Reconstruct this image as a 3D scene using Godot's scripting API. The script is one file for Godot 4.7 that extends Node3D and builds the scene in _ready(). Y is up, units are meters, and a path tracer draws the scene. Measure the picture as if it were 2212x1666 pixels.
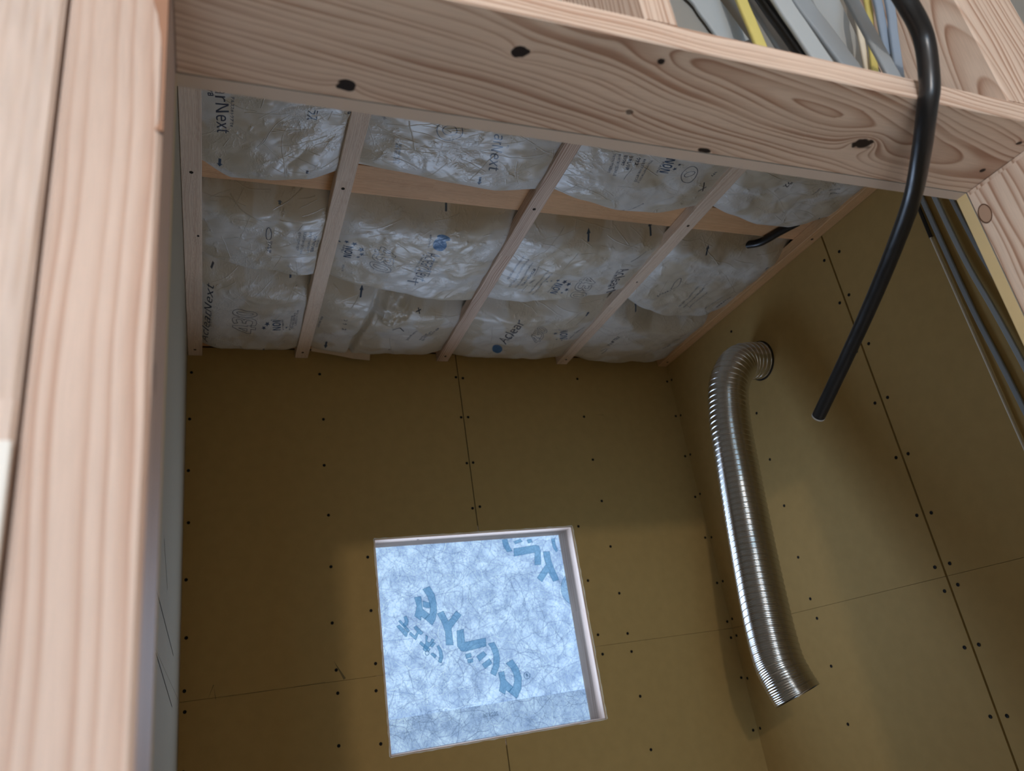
extends Node3D
# A framed doorway seen from below: a timber lintel and jambs, and behind them a small plasterboarded room with a
# papered-over window, ceiling battens with insulation bags, a flexible duct and loose cables. Heights are given from the eye.

const H := 1.55                 # eye height above the floor
const CEIL := 1.1024            # underside of the ceiling battens, above the eye
const ZB := -2.1993             # back wall
const XR := 1.633               # right wall
const XL := -0.0573             # left wall
const ZF := -0.3445             # front of the door framing
const ZW := -0.4505             # back of the framing, face of the inner board
const LY := 0.455               # underside of the lintel

const PRINT := [
	[ # bag 0
		["T", "learNext", 0.0035, -1.076, 0.0115, -1.23, 0.026, -1.071],
		["J", 6, 0.0335, -1.126, 0.0341, -1.204],
		["A", "", 0.0176, -1.303, 0.0172, -1.331],
		["L", 6, 0.1896, -1.299, 0.1906, -1.308],
		["K", "ラス", 0.1712, -1.121, 0.1716, -1.154, 20],
		["J", 9, -0.008, -1.12, -0.0049, -1.138],
		["K", "ロ", 0.2457, -1.123, 0.247, -1.131, 9],
	],
	[ # bag 1
		["E", "o", 0.4537, -1.125, 0.4797, -1.12, 0.4611, -1.151],
		["E", "o", 0.4533, -1.124, 0.4677, -1.121, 0.4567, -1.136],
		["T", "arNext", 0.547, -1.112, 0.5721, -1.225, 0.5715, -1.112],
		["J", 7, 0.3544, -1.188, 0.3629, -1.249],
		["J", 6, 0.3619, -1.187, 0.3706, -1.25],
		["A", "", 0.5607, -1.249, 0.5677, -1.28],
		["J", 5, 0.5861, -1.142, 0.5882, -1.154],
		["J", 7, 0.3132, -1.123, 0.3205, -1.132],
	],
	[ # bag 2
		["J", 7, 0.8372, -1.127, 0.8555, -1.191],
		["J", 7, 0.8504, -1.126, 0.8736, -1.198],
		["J", 8, 0.8659, -1.126, 0.872, -1.157],
		["J", 10, 0.8787, -1.125, 0.8871, -1.167],
		["J", 10, 0.8985, -1.126, 0.9023, -1.15],
		["J", 7, 0.9171, -1.128, 0.931, -1.202],
		["J", 6, 0.9354, -1.128, 0.9397, -1.204],
		["J", 6, 0.9678, -1.128, 0.972, -1.168],
		["J", 4, 1.001, -1.278, 0.9814, -1.323],
		["L", 1, 0.9018, -1.158, 0.9037, -1.2],
		["T", "NON", 0.9702, -1.114, 0.9796, -1.165, 0.9953, -1.114],
		["S", 7, 1.012, -1.146],
		["S", 5, 1.017, -1.132],
		["E", "o", 1.063, -1.16, 1.069, -1.137, 1.084, -1.175],
		["E", "o", 1.064, -1.16, 1.073, -1.151, 1.071, -1.166],
		["A", "", 0.9736, -1.323, 0.9744, -1.335],
		["L", 5, 1.126, -1.215, 1.142, -1.203],
		["L", 4, 1.123, -1.184, 1.142, -1.218],
		["J", 8, 1.131, -1.146, 1.127, -1.164],
	],
	[ # bag 3
		["K", "ラス", 1.347, -1.136, 1.345, -1.161, 14],
		["J", 6, 1.443, -1.137, 1.441, -1.166],
		["J", 7, 1.481, -1.145, 1.515, -1.139],
		["J", 6, 1.5, -1.161, 1.529, -1.158],
		["L", 2, 1.586, -1.141, 1.591, -1.17],
		["L", 4, 1.565, -1.275, 1.556, -1.26],
	],
	[ # bag 4
		["J", 6, 0.1945, -1.52, 0.1969, -1.602],
		["J", 6, 0.2073, -1.52, 0.2072, -1.615],
		["J", 6, 0.2201, -1.522, 0.2227, -1.613],
		["J", 8, 0.2326, -1.538, 0.2317, -1.611],
		["J", 6, 0.2424, -1.559, 0.243, -1.596],
		["E", "o", 0.129, -1.542, 0.1351, -1.541, 0.1307, -1.566],
		["J", 10, 0.1302, -1.57, 0.129, -1.614],
		["A", "", 0.1468, -1.451, 0.1472, -1.444],
	],
	[ # bag 5
		["A", "", 0.3316, -1.415, 0.3293, -1.388],
		["A", "", 0.5398, -1.44, 0.5364, -1.414],
		["S", 7, 0.3135, -1.556],
		["S", 9, 0.3331, -1.56],
		["S", 10, 0.3535, -1.58],
		["S", 8, 0.3582, -1.601],
		["S", 6, 0.3522, -1.617],
		["S", 4, 0.2974, -1.563],
		["T", "NON", 0.3136, -1.57, 0.3158, -1.626, 0.3322, -1.568],
		["J", 5, 0.3078, -1.57, 0.3066, -1.608],
		["O", "430", 0.3868, -1.551, 0.3856, -1.652, 0.4424, -1.567],
		["E", "b", 0.543, -1.526, 0.562, -1.531, 0.5467, -1.556],
		["E", "b", 0.5449, -1.495, 0.5628, -1.497, 0.5464, -1.504],
		["T", "AclearNext", 0.5191, -1.56, 0.5131, -1.693, 0.5572, -1.57],
		["J", 7, 0.5085, -1.57, 0.5062, -1.659],
		["J", 4, 0.5426, -1.585, 0.5487, -1.678],
		["L", 7, 0.5016, -1.702, 0.53, -1.707],
		["L", 3, 0.5222, -1.69, 0.5255, -1.721],
		["J", 6, 0.3191, -1.662, 0.3216, -1.693],
		["J", 5, 0.5069, -1.489, 0.5137, -1.538],
	],
	[ # bag 6
		["A", "", 0.9461, -1.475, 0.938, -1.446],
		["A", "", 1.125, -1.44, 1.114, -1.412],
		["J", 6, 0.7857, -1.557, 0.7799, -1.672],
		["J", 6, 0.8024, -1.565, 0.7962, -1.706],
		["J", 5, 0.8204, -1.579, 0.8165, -1.708],
		["J", 8, 0.8372, -1.608, 0.8274, -1.688],
		["J", 7, 0.8538, -1.649, 0.8448, -1.673],
		["J", 5, 0.8786, -1.603, 0.8655, -1.725],
		["J", 5, 0.8927, -1.612, 0.8794, -1.733],
		["J", 5, 0.9253, -1.663, 0.9208, -1.714],
		["L", 1, 0.8496, -1.592, 0.8491, -1.635],
		["L", 1, 0.8469, -1.682, 0.8438, -1.721],
		["T", "NON", 0.9285, -1.658, 0.9309, -1.717, 0.9513, -1.662],
		["S", 7, 0.9303, -1.651],
		["S", 9, 0.9535, -1.655],
		["S", 10, 0.971, -1.666],
		["S", 8, 0.9749, -1.69],
		["S", 5, 0.9662, -1.707],
		["S", 4, 0.9106, -1.654],
		["S", 4, 0.9004, -1.661],
		["O", "430", 0.9985, -1.623, 0.9974, -1.727, 1.051, -1.63],
		["T", "AclearNext", 1.091, -1.567, 1.134, -1.796, 1.117, -1.555],
		["J", 6, 1.084, -1.57, 1.107, -1.679],
		["L", 3, 1.128, -1.482, 1.121, -1.507, 1.106, -1.53],
	],
	[ # bag 7
		["A", "", 1.328, -1.478, 1.324, -1.452],
		["A", "", 1.577, -1.524, 1.574, -1.506],
		["E", "o", 1.314, -1.623, 1.31, -1.59, 1.324, -1.629],
		["J", 8, 1.318, -1.659, 1.291, -1.701],
		["J", 6, 1.396, -1.628, 1.402, -1.754],
		["J", 6, 1.417, -1.632, 1.419, -1.752],
		["J", 6, 1.441, -1.649, 1.44, -1.75],
		["J", 5, 1.517, -1.668, 1.498, -1.748],
		["J", 9, 1.559, -1.682, 1.539, -1.74],
	],
	[ # bag 8
		["O", "430", 0.126, -2.041, 0.1245, -1.9, 0.0633, -2.03],
		["S", 7, 0.1472, -1.997],
		["S", 8, 0.1553, -1.976],
		["S", 3, 0.1652, -1.957],
		["S", 4, 0.2095, -1.995],
		["T", "NON", 0.1945, -2.007, 0.1908, -1.952, 0.1719, -2.008],
		["J", 5, 0.2044, -2.005, 0.197, -1.948],
		["J", 6, 0.2237, -2.01, 0.2233, -1.927],
		["J", 6, 0.2307, -2.003, 0.2295, -1.914],
		["J", 6, 0.237, -1.989, 0.2356, -1.901],
		["T", "AclearNext", -0.0029, -2.108, 0.0115, -1.795, -0.0199, -2.096],
		["J", 6, 0.008, -2.003, 0.0087, -1.918],
		["A", "", 0.2016, -1.781, 0.201, -1.751],
		["A", "", 0.155, -2.128, 0.1584, -2.162],
		["L", 6, 0.0053, -1.742, 0.0088, -1.733],
	],
	[ # bag 9
		["A", "", 0.3962, -1.831, 0.3984, -1.806],
		["A", "", 0.3365, -2.082, 0.3368, -2.12],
		["K", "ンラス", 0.3632, -1.926, 0.369, -2.011, 12],
		["J", 6, 0.3024, -1.94, 0.2969, -2.006],
		["L", 4, 0.5696, -1.882, 0.5822, -1.877],
		["L", 3, 0.5744, -1.873, 0.5808, -1.887],
		["J", 8, 0.5796, -2.037, 0.5978, -1.973],
		["J", 8, 0.6229, -2.04, 0.6336, -1.992],
		["J", 8, 0.6328, -2.045, 0.6445, -1.98],
		["J", 8, 0.6463, -2.009, 0.6629, -1.964],
		["L", 4, 0.5166, -1.971, 0.5374, -1.961, 0.5531, -1.982],
		["L", 6, 0.5326, -2.106, 0.5356, -2.1],
	],
	[ # bag 10
		["E", "b", 0.8978, -2.089, 0.9167, -2.091, 0.9066, -2.116],
		["T", "Aclear", 0.9132, -2.05, 0.9285, -1.906, 0.8741, -2.02],
		["J", 7, 0.9158, -2.031, 0.915, -1.957],
		["O", "430", 1.022, -2.031, 1.026, -1.948, 0.9797, -2.001],
		["T", "NON", 1.115, -1.996, 1.089, -1.932, 1.091, -2.003],
		["S", 9, 1.058, -1.964],
		["S", 4, 1.059, -1.935],
		["S", 4, 1.08, -2.004],
		["S", 4, 1.1, -2.007],
		["S", 4, 1.113, -1.993],
		["J", 6, 1.126, -2.001, 1.136, -1.933],
		["J", 6, 1.123, -1.956, 1.148, -1.921],
		["A", "", 1.116, -1.848, 1.119, -1.829],
		["L", 1, 1.102, -1.898, 1.114, -1.85],
		["L", 4, 0.9109, -2.196, 0.9136, -2.187],
	],
	[ # bag 11
		["A", "", 1.311, -1.856, 1.305, -1.829],
		["L", 2, 1.284, -2.078, 1.295, -2.052],
		["L", 2, 1.294, -2.091, 1.303, -2.055],
		["J", 13, 1.296, -2.033, 1.307, -1.967],
		["L", 4, 1.266, -2.164, 1.269, -2.161],
		["L", 5, 1.466, -2.174, 1.459, -2.157],
		["J", 9, 1.518, -2.04, 1.539, -2.016],
		["J", 9, 1.533, -1.994, 1.547, -1.961],
		["L", 3, 1.53, -1.944, 1.547, -1.93],
	],
]
const WRAP_PRINT := [
	[0.1603, 0.4434, 0.1829, 0.4507, 0.1958, 0.4254, 0.1991, 0.3988, 0.1976, 0.3728, 0.191, 0.3509, 0.1789, 0.3339, 0.1574, 0.3559, 0.1739, 0.3671, 0.1785, 0.3844, 0.1775, 0.4008, 0.1728, 0.4209],
	[0.1317, 0.4214, 0.1533, 0.4227, 0.1534, 0.3999, 0.1536, 0.3852, 0.1738, 0.3665, 0.1573, 0.355, 0.1473, 0.3633, 0.1454, 0.3517, 0.1273, 0.3663, 0.1369, 0.395],
	[0.1577, 0.4086, 0.1792, 0.4006, 0.1783, 0.3861, 0.1674, 0.3862, 0.1559, 0.3915],
	[0.1975, 0.3664, 0.2183, 0.3721, 0.2312, 0.3403, 0.2592, 0.369, 0.274, 0.3548, 0.2373, 0.3187, 0.2384, 0.2699, 0.2153, 0.2725, 0.2173, 0.3097, 0.2103, 0.3392],
	[0.2538, 0.3099, 0.2754, 0.3127, 0.2755, 0.2742, 0.3435, 0.2792, 0.3417, 0.2552, 0.272, 0.2472, 0.26, 0.2508, 0.2503, 0.2656],
	[0.272, 0.2394, 0.2898, 0.2405, 0.2908, 0.229, 0.2734, 0.2266],
	[0.2765, 0.2239, 0.2941, 0.2241, 0.2943, 0.2141, 0.2776, 0.2125],
	[0.3065, 0.2295, 0.331, 0.2412, 0.3397, 0.2301, 0.3139, 0.2136],
	[0.3209, 0.205, 0.3466, 0.2179, 0.3539, 0.2042, 0.329, 0.1909],
	[0.3482, 0.2614, 0.3687, 0.2638, 0.3785, 0.2418, 0.3808, 0.2161, 0.3751, 0.1916, 0.3596, 0.1664, 0.3442, 0.1764, 0.3566, 0.1984, 0.3615, 0.2253, 0.3562, 0.2489],
	[0.3978, 0.198, 0.421, 0.2067, 0.4366, 0.1795, 0.4425, 0.1513, 0.4364, 0.1205, 0.4177, 0.0948, 0.393, 0.1172, 0.4102, 0.1284, 0.4181, 0.1454, 0.4184, 0.1635, 0.411, 0.1826],
	[0.3695, 0.175, 0.3883, 0.1763, 0.3896, 0.1513, 0.4102, 0.1284, 0.3952, 0.1147, 0.3863, 0.1235, 0.3818, 0.1107, 0.3649, 0.1232, 0.372, 0.1468],
	[0.0696, 0.3423, 0.0786, 0.3459, 0.1022, 0.3216, 0.0977, 0.3099, 0.0931, 0.3113],
	[0.0766, 0.3566, 0.0831, 0.3591, 0.108, 0.3269, 0.1036, 0.3219],
	[0.0935, 0.3672, 0.1024, 0.3695, 0.1077, 0.3543, 0.1033, 0.3433, 0.0946, 0.3383, 0.089, 0.3448, 0.097, 0.3531],
	[0.1216, 0.3336, 0.1294, 0.3383, 0.149, 0.3156, 0.1411, 0.3097, 0.1343, 0.3149, 0.1243, 0.297, 0.1055, 0.3158, 0.1109, 0.322, 0.1226, 0.3094, 0.13, 0.32],
	[0.1338, 0.2856, 0.1392, 0.2917, 0.1656, 0.2662, 0.1601, 0.2601],
	[0.1555, 0.3081, 0.1623, 0.3037, 0.1575, 0.2906, 0.1651, 0.2843, 0.1747, 0.296, 0.181, 0.2907, 0.1506, 0.2612, 0.1427, 0.2689, 0.1531, 0.2857],
	[0.1667, 0.276, 0.1775, 0.2861, 0.1829, 0.281, 0.1719, 0.27],
	[0.1859, 0.2729, 0.1924, 0.2745, 0.2013, 0.2576, 0.2027, 0.2395, 0.1949, 0.2234, 0.1857, 0.2281, 0.1911, 0.2408, 0.1914, 0.2565],
	[0.1642, 0.2529, 0.1718, 0.2556, 0.1829, 0.2463, 0.1772, 0.2389],
	[0.4424, 0.5781, 0.461, 0.5795, 0.4644, 0.5584, 0.4726, 0.5396, 0.4544, 0.5367, 0.4448, 0.5571],
	[0.4819, 0.5702, 0.5066, 0.5765, 0.5137, 0.5681, 0.4872, 0.561],
	[0.5303, 0.5723, 0.546, 0.5739, 0.55, 0.5641, 0.5335, 0.561],
	[0.4793, 0.5469, 0.5567, 0.553, 0.5705, 0.55, 0.5736, 0.535, 0.5669, 0.4874, 0.5443, 0.4876, 0.5513, 0.5287, 0.4763, 0.5212],
	[0.5829, 0.529, 0.6059, 0.5284, 0.6049, 0.5011, 0.613, 0.4666, 0.6228, 0.4333, 0.6003, 0.429, 0.5891, 0.4618, 0.561, 0.4314, 0.5454, 0.4454, 0.5851, 0.487, 0.5815, 0.5081],
	[0.6191, 0.569, 0.6323, 0.5709, 0.6308, 0.5469, 0.6363, 0.5294, 0.6295, 0.5241, 0.6207, 0.5396],
	[0.7625, 0.3943, 0.7567, 0.3787, 0.7466, 0.3647, 0.7329, 0.3532, 0.7166, 0.3451, 0.6988, 0.3407, 0.6807, 0.3404, 0.6636, 0.3441, 0.6484, 0.3516, 0.6363, 0.3623, 0.628, 0.3757, 0.624, 0.3907, 0.6246, 0.4065, 0.6299, 0.4219, 0.6395, 0.436, 0.6528, 0.4477, 0.669, 0.4563, 0.6869, 0.4612, 0.7054, 0.4618, 0.7231, 0.4583, 0.7387, 0.4507, 0.7512, 0.4396, 0.7597, 0.4258, 0.7636, 0.4104],
]
const BLACK_PATH := [[0.2000, 1.1000, -0.3000], [0.5326, 0.7184, -0.3000], [0.5580, 0.5730, -0.3000], [0.5797, 0.5289, -0.3050], [0.6068, 0.5054, -0.3190], [0.6092, 0.4634, -0.3330], [0.6121, 0.4470, -0.3455], [0.6411, 0.4325, -0.3850], [0.6849, 0.4249, -0.4400], [0.7258, 0.4121, -0.5100], [0.7591, 0.3874, -0.5900], [0.7894, 0.3559, -0.6800], [0.8067, 0.3126, -0.7700]]
const DUCT_PATH := [[1.6320, 0.8890, -1.7150], [1.6180, 0.8890, -1.7148], [1.5486, 0.8772, -1.7100], [1.4925, 0.8298, -1.7000], [1.4619, 0.7765, -1.7000], [1.4398, 0.7024, -1.6970], [1.4216, 0.6292, -1.6900], [1.4019, 0.5242, -1.6800], [1.3787, 0.4230, -1.6650], [1.3456, 0.2955, -1.6400], [1.3154, 0.1832, -1.6150], [1.2886, 0.0788, -1.5900], [1.2773, 0.0050, -1.5750], [1.2773, -0.0380, -1.5600], [1.2845, -0.0744, -1.5500]]
const CABLES := [
	["grey", 0.0300, 0.0060, [[0.4658, 1.2549, -0.4400], [0.4709, 0.7549, -0.4400], [0.4933, 0.6650, -0.4400], [0.5019, 0.6420, -0.4400], [0.5105, 0.6190, -0.4400], [0.5165, 0.6028, -0.4400]], "broad grey cable at the left of the bundle above the lintel"],
	["yellow", 0.0115, 0.0065, [[0.4953, 1.2257, -0.4020], [0.4961, 0.7257, -0.4020], [0.4995, 0.6215, -0.4020], [0.5009, 0.5930, -0.4020], [0.5022, 0.5645, -0.4020], [0.5031, 0.5445, -0.4020]], "yellow flat cable, leftmost of the two above the lintel"],
	["grey2", 0.0180, 0.0065, [[0.5078, 1.2533, -0.4120], [0.5124, 0.7533, -0.4120], [0.5322, 0.6428, -0.4120], [0.5398, 0.6118, -0.4120], [0.5474, 0.5808, -0.4120], [0.5527, 0.5592, -0.4120]], "grey cable between the yellow cable and the black one above the lintel"],
	["black", 0.0135, 0.0135, [[0.4865, 1.2338, -0.3950], [0.4931, 0.7338, -0.3950], [0.5218, 0.6196, -0.3950], [0.5329, 0.5872, -0.3950], [0.5439, 0.5548, -0.3950], [0.5517, 0.5321, -0.3950]], "black round cable among the grey ones above the lintel"],
	["grey", 0.0180, 0.0065, [[0.4891, 1.2155, -0.3760], [0.4950, 0.7155, -0.3760], [0.5205, 0.5965, -0.3760], [0.5303, 0.5623, -0.3760], [0.5401, 0.5281, -0.3760], [0.5470, 0.5041, -0.3760]], "grey flat cable just right of the black round cable"],
	["grey2", 0.0190, 0.0075, [[0.5240, 1.2607, -0.3920], [0.5327, 0.7607, -0.3920], [0.5707, 0.6299, -0.3920], [0.5853, 0.5912, -0.3920], [0.5999, 0.5524, -0.3920], [0.6101, 0.5253, -0.3920]], "grey cable in the middle of the bundle, third right of the yellow one"],
	["grey", 0.0340, 0.0060, [[0.6759, 1.3739, -0.4380], [0.6767, 0.8739, -0.4380], [0.6803, 0.7160, -0.4380], [0.6816, 0.6668, -0.4380], [0.6830, 0.6177, -0.4380], [0.6839, 0.5832, -0.4380]], "broad grey cable at the back of the bundle above the lintel"],
	["white", 0.0066, 0.0055, [[0.7042, 1.3008, -0.4020], [0.6973, 0.8008, -0.4020], [0.6675, 0.6538, -0.4020], [0.6561, 0.6089, -0.4020], [0.6446, 0.5639, -0.4020], [0.6366, 0.5324, -0.4020]], "cream cable strip between grey cables above the lintel"],
	["yellow", 0.0076, 0.0060, [[0.7150, 1.3343, -0.3920], [0.7180, 0.8343, -0.3920], [0.6779, 0.6606, -0.3920], [0.6586, 0.6053, -0.3920], [0.6392, 0.5500, -0.3920], [0.6257, 0.5113, -0.3920]], "yellow cable at the right of the bundle above the lintel"],
	["grey2", 0.0132, 0.0062, [[0.5810, 1.2457, -0.3580], [0.5837, 0.7457, -0.3580], [0.5955, 0.5965, -0.3580], [0.6000, 0.5507, -0.3580], [0.6046, 0.5049, -0.3580], [0.6067, 0.4835, -0.3580]], "grey flat cable crossing in front of the right-hand yellow cable"],
	["blue", 0.0090, 0.0062, [[0.6991, 1.2576, -0.3780], [0.6936, 0.7576, -0.3780], [0.6702, 0.6417, -0.3780], [0.6611, 0.6086, -0.3780], [0.6521, 0.5756, -0.3780], [0.6458, 0.5525, -0.3780]], "blue grey cable second from the right stud above the lintel"],
	["blue", 0.0092, 0.0062, [[0.7150, 1.3065, -0.3700], [0.7180, 0.8065, -0.3700], [0.6752, 0.6336, -0.3700], [0.6566, 0.5786, -0.3700], [0.6380, 0.5237, -0.3700], [0.6250, 0.4852, -0.3700]], "blue grey cable next to the right stud above the lintel"],
]


const STROKES := {
	"ラ": [[.2, .9, .8, .9], [.1, .65, .9, .65, .8, .35, .35, .05]], "ス": [[.15, .9, .8, .9, .6, .5, .1, .05], [.55, .45, .9, .05]],
	"ン": [[.1, .85, .35, .7], [.15, .1, .6, .3, .9, .8]], "ロ": [[.2, .8, .8, .8, .8, .2, .2, .2, .2, .8]],
	"ア": [[.1, .9, .9, .9, .6, .55], [.5, .7, .45, .3, .2, .05]], "ク": [[.4, .95, .1, .5], [.35, .8, .9, .8, .7, .3, .3, .05]],
	"リ": [[.25, .9, .25, .4], [.75, .9, .7, .4, .4, .05]], "ネ": [[.5, .95, .5, .8], [.15, .75, .8, .75, .1, .3], [.5, .5, .5, .05], [.6, .45, .9, .25]],
	"ト": [[.35, .95, .35, .05], [.35, .6, .8, .4]], "ホ": [[.1, .7, .9, .7], [.5, .95, .5, .05], [.25, .5, .1, .2], [.75, .5, .9, .2]],
	"ル": [[.3, .9, .3, .4, .1, .05], [.6, .95, .6, .1, .9, .4]], "デ": [[.2, .9, .7, .9], [.1, .65, .9, .65], [.5, .65, .3, .05], [.85, .95, .95, .85]],
	"日": [[.2, .95, .8, .95, .8, .05, .2, .05, .2, .95], [.2, .5, .8, .5]], "の": [[.55, .8, .4, .15, .15, .3, .2, .65, .6, .8, .9, .5, .65, .1]],
	"て": [[.1, .85, .9, .85, .5, .5, .55, .2, .8, .05]], "し": [[.3, .95, .3, .2, .6, .05, .9, .35]], "本": [[.1, .7, .9, .7], [.5, .98, .5, .02], [.5, .65, .1, .2], [.5, .65, .9, .2], [.3, .25, .7, .25]],
	"材": [[.05, .7, .45, .7], [.25, .98, .25, .02], [.25, .6, .05, .25], [.5, .75, .98, .75], [.8, .98, .8, .02], [.78, .7, .5, .25]],
}
const TINY := "アクリネトホルデ日のてし本材スンラ"

var mats := {}
var font_regular: SystemFont
var font_bold: SystemFont


func v(x: float, y: float, z: float) -> Vector3:
	return Vector3(x, y + H, z)


# ---------------------------------------------------------------- scene tree helpers

var taken := {}

func numbered(called: String) -> String:
	if not taken.has(called):
		taken[called] = 0
		return called
	taken[called] += 1
	return "%s_%03d" % [called, taken[called]]


func tag(o: Node, label: String, category: String, group := "") -> Node:
	o.set_meta("label", label)
	o.set_meta("category", category)
	if group:
		o.set_meta("group", group)
	return o


func obj(called: String, m: Mesh, material: Material, parent: Node = null) -> MeshInstance3D:
	var o := MeshInstance3D.new()
	o.mesh = m
	if material:
		o.material_override = material
	o.cast_shadow = GeometryInstance3D.SHADOW_CASTING_SETTING_ON
	if parent == null:
		o.name = numbered(called)
		add_child(o)
	else:
		o.name = called
		parent.add_child(o, true)
	return o


func thing(called: String, at := Vector3.ZERO) -> Node3D:
	var o := Node3D.new()
	o.name = numbered(called)
	o.position = at
	add_child(o)
	return o


func structure(called: String, label := "", category := "") -> Node3D:
	var o := Node3D.new()
	o.name = called
	o.set_meta("kind", "structure")
	if label:
		o.set_meta("label", label)
		o.set_meta("category", category)
	add_child(o)
	return o


# ---------------------------------------------------------------- mesh helpers

func quad(st: SurfaceTool, a: Vector3, b: Vector3, c: Vector3, d: Vector3, n: Vector3, uv := [Vector2(0, 0), Vector2(1, 0), Vector2(1, 1), Vector2(0, 1)]) -> void:
	var p := [a, b, c, d]
	var order := [0, 1, 2, 0, 2, 3] if (b - a).cross(c - a).dot(n) < 0.0 else [0, 2, 1, 0, 3, 2]
	for k in order:
		st.set_normal(n)
		st.set_uv(uv[k])
		st.add_vertex(p[k])


# A squared timber between two corners, its four long edges eased; u runs along it and v round it, both in metres.
func beam(lo: Vector3, hi: Vector3, axis: int, ease := 0.0015, shift := Vector2.ZERO) -> ArrayMesh:
	var st := SurfaceTool.new()
	st.begin(Mesh.PRIMITIVE_TRIANGLES)
	add_beam(st, lo, hi, axis, ease, shift)
	return st.commit()


func add_beam(st: SurfaceTool, lo: Vector3, hi: Vector3, axis: int, ease := 0.0015, shift := Vector2.ZERO, skip := -1) -> void:
	var i := (axis + 1) % 3
	var j := (axis + 2) % 3
	var e := ease
	var s := [Vector2(lo[i] + e, lo[j]), Vector2(hi[i] - e, lo[j]), Vector2(hi[i], lo[j] + e), Vector2(hi[i], hi[j] - e), Vector2(hi[i] - e, hi[j]), Vector2(lo[i] + e, hi[j]), Vector2(lo[i], hi[j] - e), Vector2(lo[i], lo[j] + e)]
	var round_ := shift.y
	for k in 8:
		var p: Vector2 = s[k]
		var q: Vector2 = s[(k + 1) % 8]
		var wide := p.distance_to(q)
		var out := Vector2(q.y - p.y, p.x - q.x).normalized()
		if k != skip:
			var n := Vector3()
			n[i] = out.x
			n[j] = out.y
			var c := []
			for t in [[p, lo[axis]], [q, lo[axis]], [q, hi[axis]], [p, hi[axis]]]:
				var w := Vector3()
				w[i] = t[0].x
				w[j] = t[0].y
				w[axis] = t[1]
				c.append(w)
			var a0: float = lo[axis] + shift.x
			var a1: float = hi[axis] + shift.x
			quad(st, c[0], c[1], c[2], c[3], n, [Vector2(a0, round_), Vector2(a0, round_ + wide), Vector2(a1, round_ + wide), Vector2(a1, round_)])
		round_ += wide
	for end in 2:
		var n := Vector3()
		n[axis] = 1.0 if end else -1.0
		for k in range(1, 7):
			var c := []
			for m in [0, k, k + 1]:
				var w := Vector3()
				w[i] = s[m].x
				w[j] = s[m].y
				w[axis] = hi[axis] if end else lo[axis]
				c.append(w)
			var order := [0, 1, 2] if (c[1] - c[0]).cross(c[2] - c[0]).dot(n) < 0 else [0, 2, 1]
			for m in order:
				st.set_normal(n)
				st.set_uv(Vector2(c[m][i] * 0.3 + shift.x, c[m][j] + shift.y))
				st.add_vertex(c[m])


# A board cut to an outline: face and back in one surface, the cut edges in another.
func board(outline: Array, origin: Vector3, ax: Vector3, ay: Vector3, n: Vector3, thick: float, face: Material, core: Material, back: Material = null) -> ArrayMesh:
	var poly := PackedVector2Array()
	for k in range(0, outline.size(), 2):
		poly.append(Vector2(outline[k], outline[k + 1]))
	var tris := Geometry2D.triangulate_polygon(poly)
	var mesh := ArrayMesh.new()
	for side in 2:
		var st := SurfaceTool.new()
		st.begin(Mesh.PRIMITIVE_TRIANGLES)
		var nn := n if side == 0 else -n
		for k in range(0, tris.size(), 3):
			var c := []
			for m in 3:
				var p: Vector2 = poly[tris[k + m]]
				c.append(origin + ax * p.x + ay * p.y - n * (thick * side))
			var order := [0, 1, 2] if (c[1] - c[0]).cross(c[2] - c[0]).dot(nn) < 0 else [0, 2, 1]
			for m in order:
				st.set_normal(nn)
				st.set_uv(poly[tris[k + m]])
				st.add_vertex(c[m])
		st.set_material(face if side == 0 or back == null else back)
		st.commit(mesh)
	var st2 := SurfaceTool.new()
	st2.begin(Mesh.PRIMITIVE_TRIANGLES)
	var turn := 1.0 if not Geometry2D.is_polygon_clockwise(poly) else -1.0
	for k in poly.size():
		var p := poly[k]
		var q := poly[(k + 1) % poly.size()]
		var out := Vector2(q.y - p.y, p.x - q.x).normalized() * turn
		var nn := ax * out.x + ay * out.y
		var a := origin + ax * p.x + ay * p.y
		var b := origin + ax * q.x + ay * q.y
		quad(st2, a, b, b - n * thick, a - n * thick, nn)
	st2.set_material(core)
	st2.commit(mesh)
	return mesh


func smooth_path(points: Array, step: float) -> PackedVector3Array:
	var c := Curve3D.new()
	c.bake_interval = step
	for k in points.size():
		var before: Vector3 = points[maxi(k - 1, 0)]
		var after: Vector3 = points[mini(k + 1, points.size() - 1)]
		var t := (after - before) / 6.0
		c.add_point(points[k], -t, t)
	return c.get_baked_points()


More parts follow.
